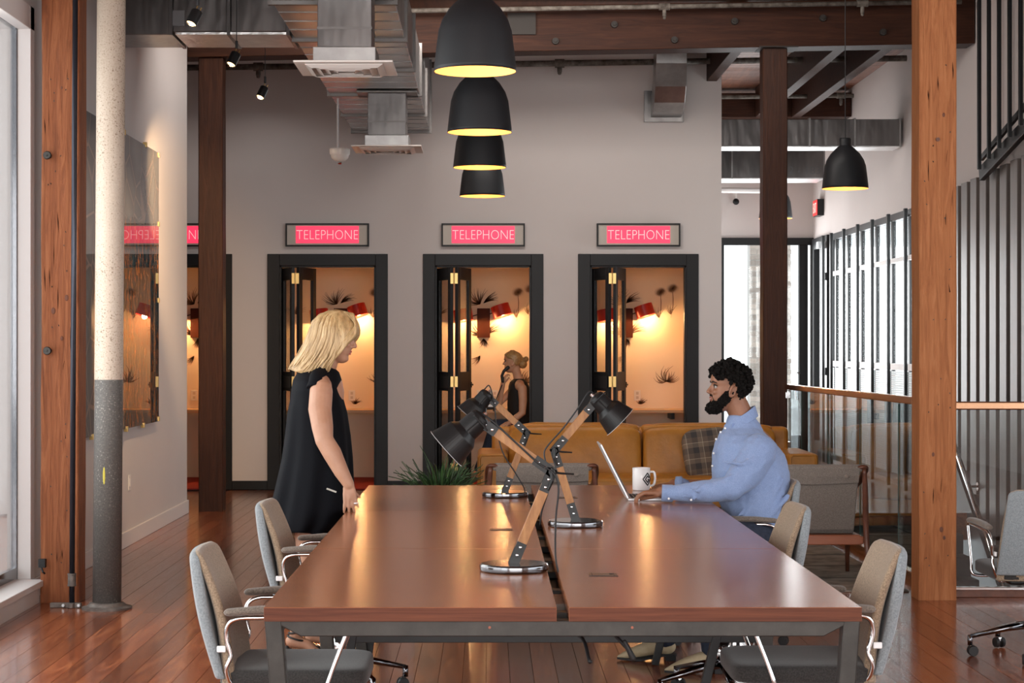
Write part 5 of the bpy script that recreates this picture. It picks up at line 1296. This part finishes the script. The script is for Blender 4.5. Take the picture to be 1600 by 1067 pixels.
# near (left) arm
el=P(1137,768,9.63); wr=P(1032,769,9.70)
body.limb([P(1180,712,9.70),el,wr],[0.042,0.036,0.029],14)
hand(body,wr+Vector((0.01,0,0)),(-1,0.12,0.02),(0,-0.15,1),(28,34,22),thumb=-1 if False else 1,spread=0.05,sc=1.0,tdir=(-0.75,0.6,-0.35))
wr2=P(1052,757,10.12)
body.limb([P(1180,700,10.10),P(1120,760,10.16),wr2],[0.05,0.04,0.028],14)
hand(body,wr2,(-1,-0.1,-0.1),(0,0.1,1),(24,30,20),thumb=-1,spread=0.05,sc=1.0)
body.build('body',skin_b,Mn,remesh=0.0045,smi=3)
bm2=mat('dark brows',(0.02,0.014,0.011),0.7)
face_parts(Mn,mM,bm2,lipb,0.006)
q=MB(); q.limb([mM@Vector((0.074,-0.018,-0.057)),mM@Vector((0.0855,0,-0.058)),mM@Vector((0.074,0.018,-0.057))],[0.003,0.004,0.003],8); q.build('teeth',teeth,Mn,smooth=True)
# short curly hair: clumps on the skull
rc=random.Random(9)
def curls(mb,M,pts,r0,r1):
    for p in pts: 
        r_=rc.uniform(r0,r1); mb.ball(M@Vector(p),(r_,r_*rc.uniform(0.7,1.2),r_*rc.uniform(0.8,1.5)),6,Matrix.Rotation(rc.uniform(0,3),4,'X'))
q=MB(); pts=[]
for k in range(1500):
    z=rc.uniform(-0.055,0.125); a=rc.uniform(0,2*math.pi); c,s_=math.cos(a),math.sin(a)
    f,b_,h=lerp(FRONT,z),lerp(BACK,z),lerp(HALF,z)
    x=(f+b_)/2+(f-b_)/2*math.copysign(abs(c)**0.86,c); y=h*math.copysign(abs(s_)**0.86,s_)
    # hairline
    if x>0.082-0.25*max(0,0.085-z) and z<0.085: continue
    if z<0.04 and x>0.02: continue
    if z<0.02 and x>-0.028: continue
    if z<-0.02 and x>-0.045: continue
    th=0.004+0.026*min(1,max(0,(z+0.05)/0.10))
    if z<-0.02: th=0.003
    g=rc.uniform(0.2,1.0); n_=Vector((x*0.9,y,max(0.0,z)*1.0)).normalized()
    pts.append(Vector((x,y,z))+n_*th*g)
curls(q,mM,pts,0.0065,0.011)
q.build('hair',afro,Mn,smooth=False)
q=MB()
for i in range(14):
    z=0.125-0.14*i/13; ring=[]
    f,b_,h=lerp(FRONT,min(z,0.12)),lerp(BACK,min(z,0.12)),lerp(HALF,min(z,0.12))
    for j in range(30):
        a=2*math.pi*j/30; c,s_=math.cos(a),math.sin(a); th=0.012*min(1,max(0,(z+0.02)/0.08))+0.002
        x=(f+b_)/2+((f-b_)/2+th)*math.copysign(abs(c)**0.9,c); y=(h+th)*math.copysign(abs(s_)**0.9,s_)
        lim=0.086 if z>0.085 else (0.070 if z>0.06 else (0.02 if z>0.03 else -0.03))
        ring.append(mM@Vector((min(x,lim),y,z+(0.012 if i==0 else 0))))
    q.loft([ring]) if False else None
    if i==0: RR=[]
    RR.append(ring)
q.loft(RR); q.build('hair_base',afro,Mn,smooth=False)
q=MB(); pts=[]
for k in range(2600):
    z=rc.uniform(-0.128,-0.015); a=rc.uniform(-1.75,1.75); c,s_=math.cos(a),math.sin(a)
    zz=max(z,-0.117); f,b_,h=lerp(FRONT,zz),lerp(BACK,zz),lerp(HALF,zz)
    x=(f+b_)/2+(f-b_)/2*math.copysign(abs(c)**0.86,c); y=h*math.copysign(abs(s_)**0.86,s_)
    if z>-0.070+1.5*max(0,0.060-x) and x>0.0: continue
    if x<0.0 and z>0.0: continue
    if x<-0.018: continue
    if abs(y)<0.022 and z>-0.078 and x>0.06: continue
    d_=Vector((max(0.1,x)*0.9,y*0.7,-0.05)).normalized(); th=0.004+0.026*min(1,max(0,(-z-0.055)/0.05))
    pts.append(Vector((x,y,zz))+d_*th*rc.uniform(0.1,1.0))
curls(q,mM,pts,0.0045,0.0075)
for sy in (-1,1):
    q.limb([mM@Vector((0.088,sy*0.004,-0.038)),mM@Vector((0.083,sy*0.018,-0.041)),mM@Vector((0.074,sy*0.029,-0.055)),mM@Vector((0.070,sy*0.030,-0.075))],[0.0055,0.0062,0.0065,0.0075],8)
for sy in (-1,1): q.limb([mM@Vector((-0.004,sy*0.072,0.03)),mM@Vector((0.004,sy*0.0715,0.0)),mM@Vector((0.008,sy*0.068,-0.04))],[0.006,0.007,0.009],8)
q.limb([mM@Vector((0.080,-0.01,-0.082)),mM@Vector((0.085,0,-0.088)),mM@Vector((0.080,0.01,-0.082))],[0.008,0.013,0.008],10)
q.build('beard',afro,Mn,smooth=False)
# shirt
shm=textured('light blue oxford cotton',[(0.35,(0.17,0.24,0.42)),(0.65,(0.23,0.31,0.50))],nscale=240,detail=2,rough=0.85,sheen=0.15)
q=MB()
tab=[(648,1138,1178,0.070),(658,1135,1184,0.080),(668,1132,1190,0.10),(678,1124,1197,0.16),(692,1118,1211,0.20),(710,1114,1224,0.215),(735,1112,1232,0.215),(762,1116,1235,0.21),(790,1126,1231,0.205),(815,1134,1228,0.21),(848,1140,1228,0.215)]
RR=[]
for i,(py,xl,xr,ry) in enumerate(tab):
    cx=(Xp(xl,Y)+Xp(xr,Y))/2; rx=(Xp(xr,Y)-Xp(xl,Y))/2; RR.append(ell_ring((cx,Y,Zp(py,Y)),rx,ry,40,0.92))
q.loft(RR)
for ysh,ye,yw,elx,ely,wx,wy in ((9.68,9.63,9.69,1140,764,1046,771),(10.06,10.14,10.12,1125,762,1062,757)):
    q.limb([P(1185,705,ysh),P(1172,730,(ysh*2+ye)/3),P(1155,750,(ysh+ye*2)/3),P(elx,ely,ye),P(1110,767,ye),P(1082,769,(ye+yw)/2),P(wx,wy,yw)],[0.088,0.084,0.078,0.066,0.058,0.049,0.041],20)
# folds
rf=random.Random(3)
for a_,b_,c_,r_ in (((1190,712),(1160,725),(1128,722),0.012),((1196,722),(1170,745),(1140,752),0.014),((1160,752),(1140,745),(1128,752),0.012),((1120,752),(1112,762),(1100,757),0.010),((1098,757),(1090,768),(1075,760),0.009),((1085,780),(1072,774),(1062,777),0.008),((1150,740),(1160,760),(1155,775),0.010)):
    q.limb([P(*a_,9.60),P(*b_,9.585),P(*c_,9.60)],[r_*0.5,r_,r_*0.5],8)
for a_,b_,r_ in (((1205,740),(1160,812),0.013),((1222,750),(1185,820),0.014),((1230,775),(1200,812),0.012),((1172,785),(1150,810),0.010)):
    q.limb([P(*a_,9.69),P(*b_,9.67)],[r_,r_*0.7],8)
q.build('shirt',shm,Mn,remesh=0.007,smi=5,disp=(0.016,0.07))
q=MB(); # collar: band + two leaves
band=[]
cc=P(1156,655,Y)
for k,(dz,r_) in enumerate(((-0.03,0.080),(0.0,0.074),(0.022,0.070),(0.024,0.076),(-0.010,0.086),(-0.028,0.092))):
    ring=[]
    for j in range(36):
        a=2*math.pi*j/36; c=math.cos(a)
        tilt=-c*(-0.050)  # back higher than front
        ring.append(Vector((cc.x+r_*1.02*c,Y+r_*0.92*math.sin(a),cc.z+dz+tilt-0.004)))
    band.append(ring)
q.loft(band,cap=False)
for sy in (-1,1):
    fx=cc.x-0.082; 
    q.add([(fx+0.01,Y+sy*0.004,cc.z-0.050),(fx+0.035,Y+sy*0.075,cc.z-0.018),(fx+0.012,Y+sy*0.062,cc.z-0.10),(fx-0.022,Y+sy*0.022,cc.z-0.118),
           (fx+0.016,Y+sy*0.004,cc.z-0.052),(fx+0.042,Y+sy*0.072,cc.z-0.022),(fx+0.02,Y+sy*0.06,cc.z-0.10),(fx-0.014,Y+sy*0.022,cc.z-0.118)],[(0,1,2,3),(7,6,5,4),(0,4,5,1),(1,5,6,2),(2,6,7,3),(3,7,4,0)])
q.build('collar',shm,Mn,smooth=False,solid=0.004,bev=0.002)
for px,py,yy_ in ((1126,675,9.80),(1133,669,9.77),(1119,686,9.83),(1115,708,9.80),(1113,728,9.79),(1045,779,9.645),(1080,781,9.60)):
    q=MB(); q.ball(P(px,py,yy_),(0.006,0.005,0.006),10); q.build('button',paper_white,Mn,smooth=True)
for (a_,b_) in ((P(1052,771,9.695),P(1034,770,9.70)),(P(1066,757,10.12),P(1056,757,10.12))):
    q=MB(); q.tube([a_,a_.lerp(b_,0.1),b_,b_.lerp(a_,0.02)],[0.040,0.0445,0.0425,0.036],24); q.build('cuff',shm,Mn,smooth=True,bev=0)
# trousers (jeans) and boots
jean=textured('dark blue denim',[(0.3,(0.012,0.018,0.035)),(0.7,(0.025,0.035,0.06))],nscale=60,rough=0.85)
q=MB(); hip=P(1205,838,Y); hip.z=0.57
A=Vector((0.86,9.36,0.11)); Bq=Vector((1.055,8.99,0.11))
q.limb([hip+Vector((0.03,0,0)),hip+Vector((-0.12,0,-0.005))],[0.135,0.125],20)
q.limb([hip+Vector((-0.02,0.10,-0.01)),Vector((1.0,9.86,0.565)),Vector((0.85,9.70,0.545)),Vector((0.86,9.54,0.32)),A],[0.10,0.085,0.068,0.062,0.058],20)
q.limb([hip+Vector((-0.02,-0.10,-0.01)),Vector((1.16,9.55,0.565)),Vector((1.05,9.40,0.545)),Vector((1.06,9.2,0.32)),Bq],[0.10,0.085,0.068,0.062,0.058],20)
q.build('jeans',jean,Mn,remesh=0.007,smi=3)
q=MB(); hb=hip; q.tube([Vector((hb.x-0.02+0.15*math.cos(a),Y+0.16*math.sin(a),hb.z+0.085)) for a in [i*math.pi/12 for i in range(25)]],0.014,8,flat=1.3); q.build('belt',rubber,Mn)
boot=textured('sand suede',[(0.3,(0.42,0.33,0.20)),(0.7,(0.54,0.44,0.29))],nscale=14,rough=0.8,bump=0.3)
for an,fd in ((A,Vector((-1,-0.06,0))),(Bq,Vector((-1,-0.10,0)))):
    fd.normalize(); g0=Vector((an.x,an.y,0)); q=MB()
    q.limb([g0+Vector((0,0,0.175)),g0+Vector((0,0,0.10)),g0-fd*0.008+Vector((0,0,0.066))],[0.042,0.043,0.041],18)
    q.limb([g0-fd*0.015+Vector((0,0,0.066)),g0+fd*0.05+Vector((0,0,0.066)),g0+fd*0.11+Vector((0,0,0.050)),g0+fd*0.16+Vector((0,0,0.036)),g0+fd*0.20+Vector((0,0,0.026)),g0+fd*0.228+Vector((0,0,0.020))],[0.040,0.041,0.036,0.029,0.018,0.007],18,flat=0.9,up=(0,0,1))
    for k in range(4):
        c=g0+fd*(0.055+0.022*k)+Vector((0,0,0.092-0.010*k)); sd=Vector((-fd.y,fd.x,0))
        q.limb([c-sd*0.03-Vector((0,0,0.012)),c+Vector((0,0,0.006)),c+sd*0.03-Vector((0,0,0.012))],[0.005,0.006,0.005],8)
    q.build('boot',boot,Mn,remesh=0.0045,smi=2)
    q=MB(); sd=Vector((-fd.y,fd.x,0)); out=[]
    for s_,w_ in ((-0.056,0.020),(-0.045,0.032),(0.0,0.033),(0.06,0.036),(0.12,0.038),(0.17,0.031),(0.21,0.018),(0.234,0.006)): out.append((s_,w_))
    zf=lambda s_: 0.028 if s_<0.03 else max(0.005,0.028-(s_-0.03)*0.35) if s_<0.10 else 0.005+max(0,s_-0.15)*0.08
    top=[g0+fd*s_+sd*w_+Vector((0,0,zf(s_))) for s_,w_ in out]+[g0+fd*s_-sd*w_+Vector((0,0,zf(s_))) for s_,w_ in reversed(out)]
    q.loft([[p+Vector((0,0,-0.004)) for p in top],[p+Vector((0,0,0.006)) for p in top]])
    q.loft([[g0+fd*x_+sd*y_+Vector((0,0,z_)) for x_,y_ in ((-0.052,0.026),(0.0,0.029),(0.0,-0.029),(-0.052,-0.026))] for z_ in (0.0005,0.030)])
    q.build('sole',rubber,Mn,smooth=False)

# ---------------- phone caller in the booth
Y=20.95
Pc=thing('person','woman with a hair bun phoning in the middle booth','person')
body=MB()
pM=Matrix.Translation(P(801,565,Y))@Matrix.Rotation(R(180-8),4,'Z')@Matrix.Rotation(R(2),4,'Y')
head_mesh(body,pM)
body.limb([pM@Vector((-0.03,0,-0.05)),P(808,585,Y),P(811,596,Y)],[0.048,0.047,0.06],16)
body.limb([P(812,604,Y-0.15),P(811,601,Y),P(808,604,Y+0.15)],[0.05,0.08,0.05],16)
body.limb([P(812,608,Y),P(812,640,Y),P(815,662,Y)],[0.11,0.10,0.13],18)
elb=P(816,645,Y-0.24)
body.limb([P(816,607,Y-0.18),P(817,625,Y-0.22),elb,P(806,653,Y-0.27),P(795,661,Y-0.27)],[0.05,0.046,0.04,0.036,0.026],14)
hand(body,P(796,660,Y-0.27),(-1,0,-0.35),(0,-0.4,1),(10,15,10),thumb=1,sc=0.9)
elb2=P(780,630,Y-0.02)
body.limb([P(804,606,Y+0.14),elb2,P(786,598,Y-0.09)],[0.045,0.037,0.026],14)
hand(body,P(786,599,Y-0.09),(0.25,0,1),(-1,-0.5,0.1),(35,50,30),thumb=-1,sc=0.88)
body.build('body',skin_t,Pc,remesh=0.006,smi=2)
face_parts(Pc,pM,bm2,lipm)
top_m=mat('black knit top',(0.010,0.009,0.009),0.8)
q=MB(); RR=[]
for py,xl,xr,ry in ((592,803,818,0.06),(597,797,823,0.11),(603,795,826,0.155),(615,794,829,0.165),(632,793,829,0.16),(650,794,830,0.17),(668,792,833,0.18)):
    cx=(Xp(xl,Y)+Xp(xr,Y))/2; rx=(Xp(xr,Y)-Xp(xl,Y))/2; RR.append(ell_ring((cx,Y,Zp(py,Y)),rx,ry,32))
q.loft(RR,cap=False); q.build('sleeveless_top',top_m,Pc,smooth=True,solid=0.006)
q=MB(); q.limb([P(816,668,Y),P(800,668,Y-0.1),P(775,665,Y-0.12)],[0.13,0.10,0.075],16); q.limb([P(775,665,Y-0.12),P(762,700,Y-0.12),P(748,732,Y-0.12)],[0.075,0.06,0.05],14); q.limb([P(800,668,Y+0.1),P(778,668,Y+0.12),P(768,700,Y+0.1),P(760,735,Y+0.1)],[0.10,0.075,0.06,0.05],14)
q.build('jeans',jean,Pc,remesh=0.009,smi=2)
q=MB(); q.limb([P(747,737,Y-0.12),P(741,742,Y-0.12),P(733,744,Y-0.12)],[0.036,0.03,0.02],12); q.build('foot',skin_t,Pc,smooth=True)
q=MB(); q.limb([P(759,740,Y+0.1),P(748,746,Y+0.1)],[0.036,0.022],12); q.build('foot',skin_t,Pc,smooth=True)
q=MB()
RR=[]
for i in range(14):
    z=0.128-0.17*i/13; zc=min(z,0.12); f,b_,h=lerp(FRONT,zc),lerp(BACK,zc),lerp(HALF,zc); ring=[]
    for j in range(30):
        a=2*math.pi*j/30; c,s_=math.cos(a),math.sin(a)
        x=(f+b_)/2+((f-b_)/2+0.010)*c; y=(h+0.009)*s_+0.0012*math.sin(a*19)
        lim=0.09 if z>0.075 else (0.078-(0.075-z)*0.9 if z>0.03 else -0.0-(0.03-z)*0.6)
        ring.append(pM@Vector((min(x,lim),y,z)))
    RR.append(ring)
q.loft(RR); q.ball(pM@Vector((-0.148,0,0.022)),(0.028,0.03,0.032),12); q.ball(pM@Vector((-0.11,0,-0.03)),(0.05,0.05,0.05),12); q.limb([pM@Vector((-0.10,0,0.03)),pM@Vector((-0.13,0,0.024))],[0.02,0.014],10)
q.build('hair',blond2,Pc,smooth=True)
t=thing('phone_handset','black phone handset with a hanging cord held by the booth caller','phone')
q=MB(); c=P(787,583,Y-0.10); q.limb([c+Vector((0.045,0.0,0.06)),c+Vector((0.0,0,0.02)),c+Vector((-0.02,0,-0.03)),c+Vector((-0.005,0,-0.09))],[0.022,0.016,0.016,0.022],12); q.build('handset',rubber,t,smooth=True)
q=MB(); q.tube(spl([c+Vector((-0.005,0,-0.10)),P(782,607,Y-0.1),P(775,625,Y-0.05),P(771,642,Y+0.5)],5),0.006,8); q.build('cord',rubber,t,smooth=True)
t=thing('desk_phone','small black desk telephone on the middle booth desk','phone',(Xp(771,21.85),21.9,0.811))
q=MB(); q.box(-0.09,0.09,-0.1,0.1,0,0.05); q.build('phone_body',rubber,t,bev=0.01)
q=MB(); q.box(-0.06,0.06,-0.101,-0.06,0.03,0.056); q.build('keypad',silver,t,bev=0.002)
t=thing('bar_stool','black padded stool under the phone caller','stool',(Xp(822,Y),Y,0.013))
q=MB(); q.lathe([(0,0.50),(0.17,0.50),(0.18,0.52),(0.17,0.55),(0,0.555)],28); q.build('seat',rubber,t,bev=0.004)
q=MB(); q.cyl((0,0,0.02),(0,0,0.5),0.025,n=16); q.build('stem',chrome,t,smooth=True)
q=MB(); q.lathe([(0,0),(0.2,0),(0.2,0.01),(0.03,0.025),(0,0.025)],28); q.build('base',chrome,t)
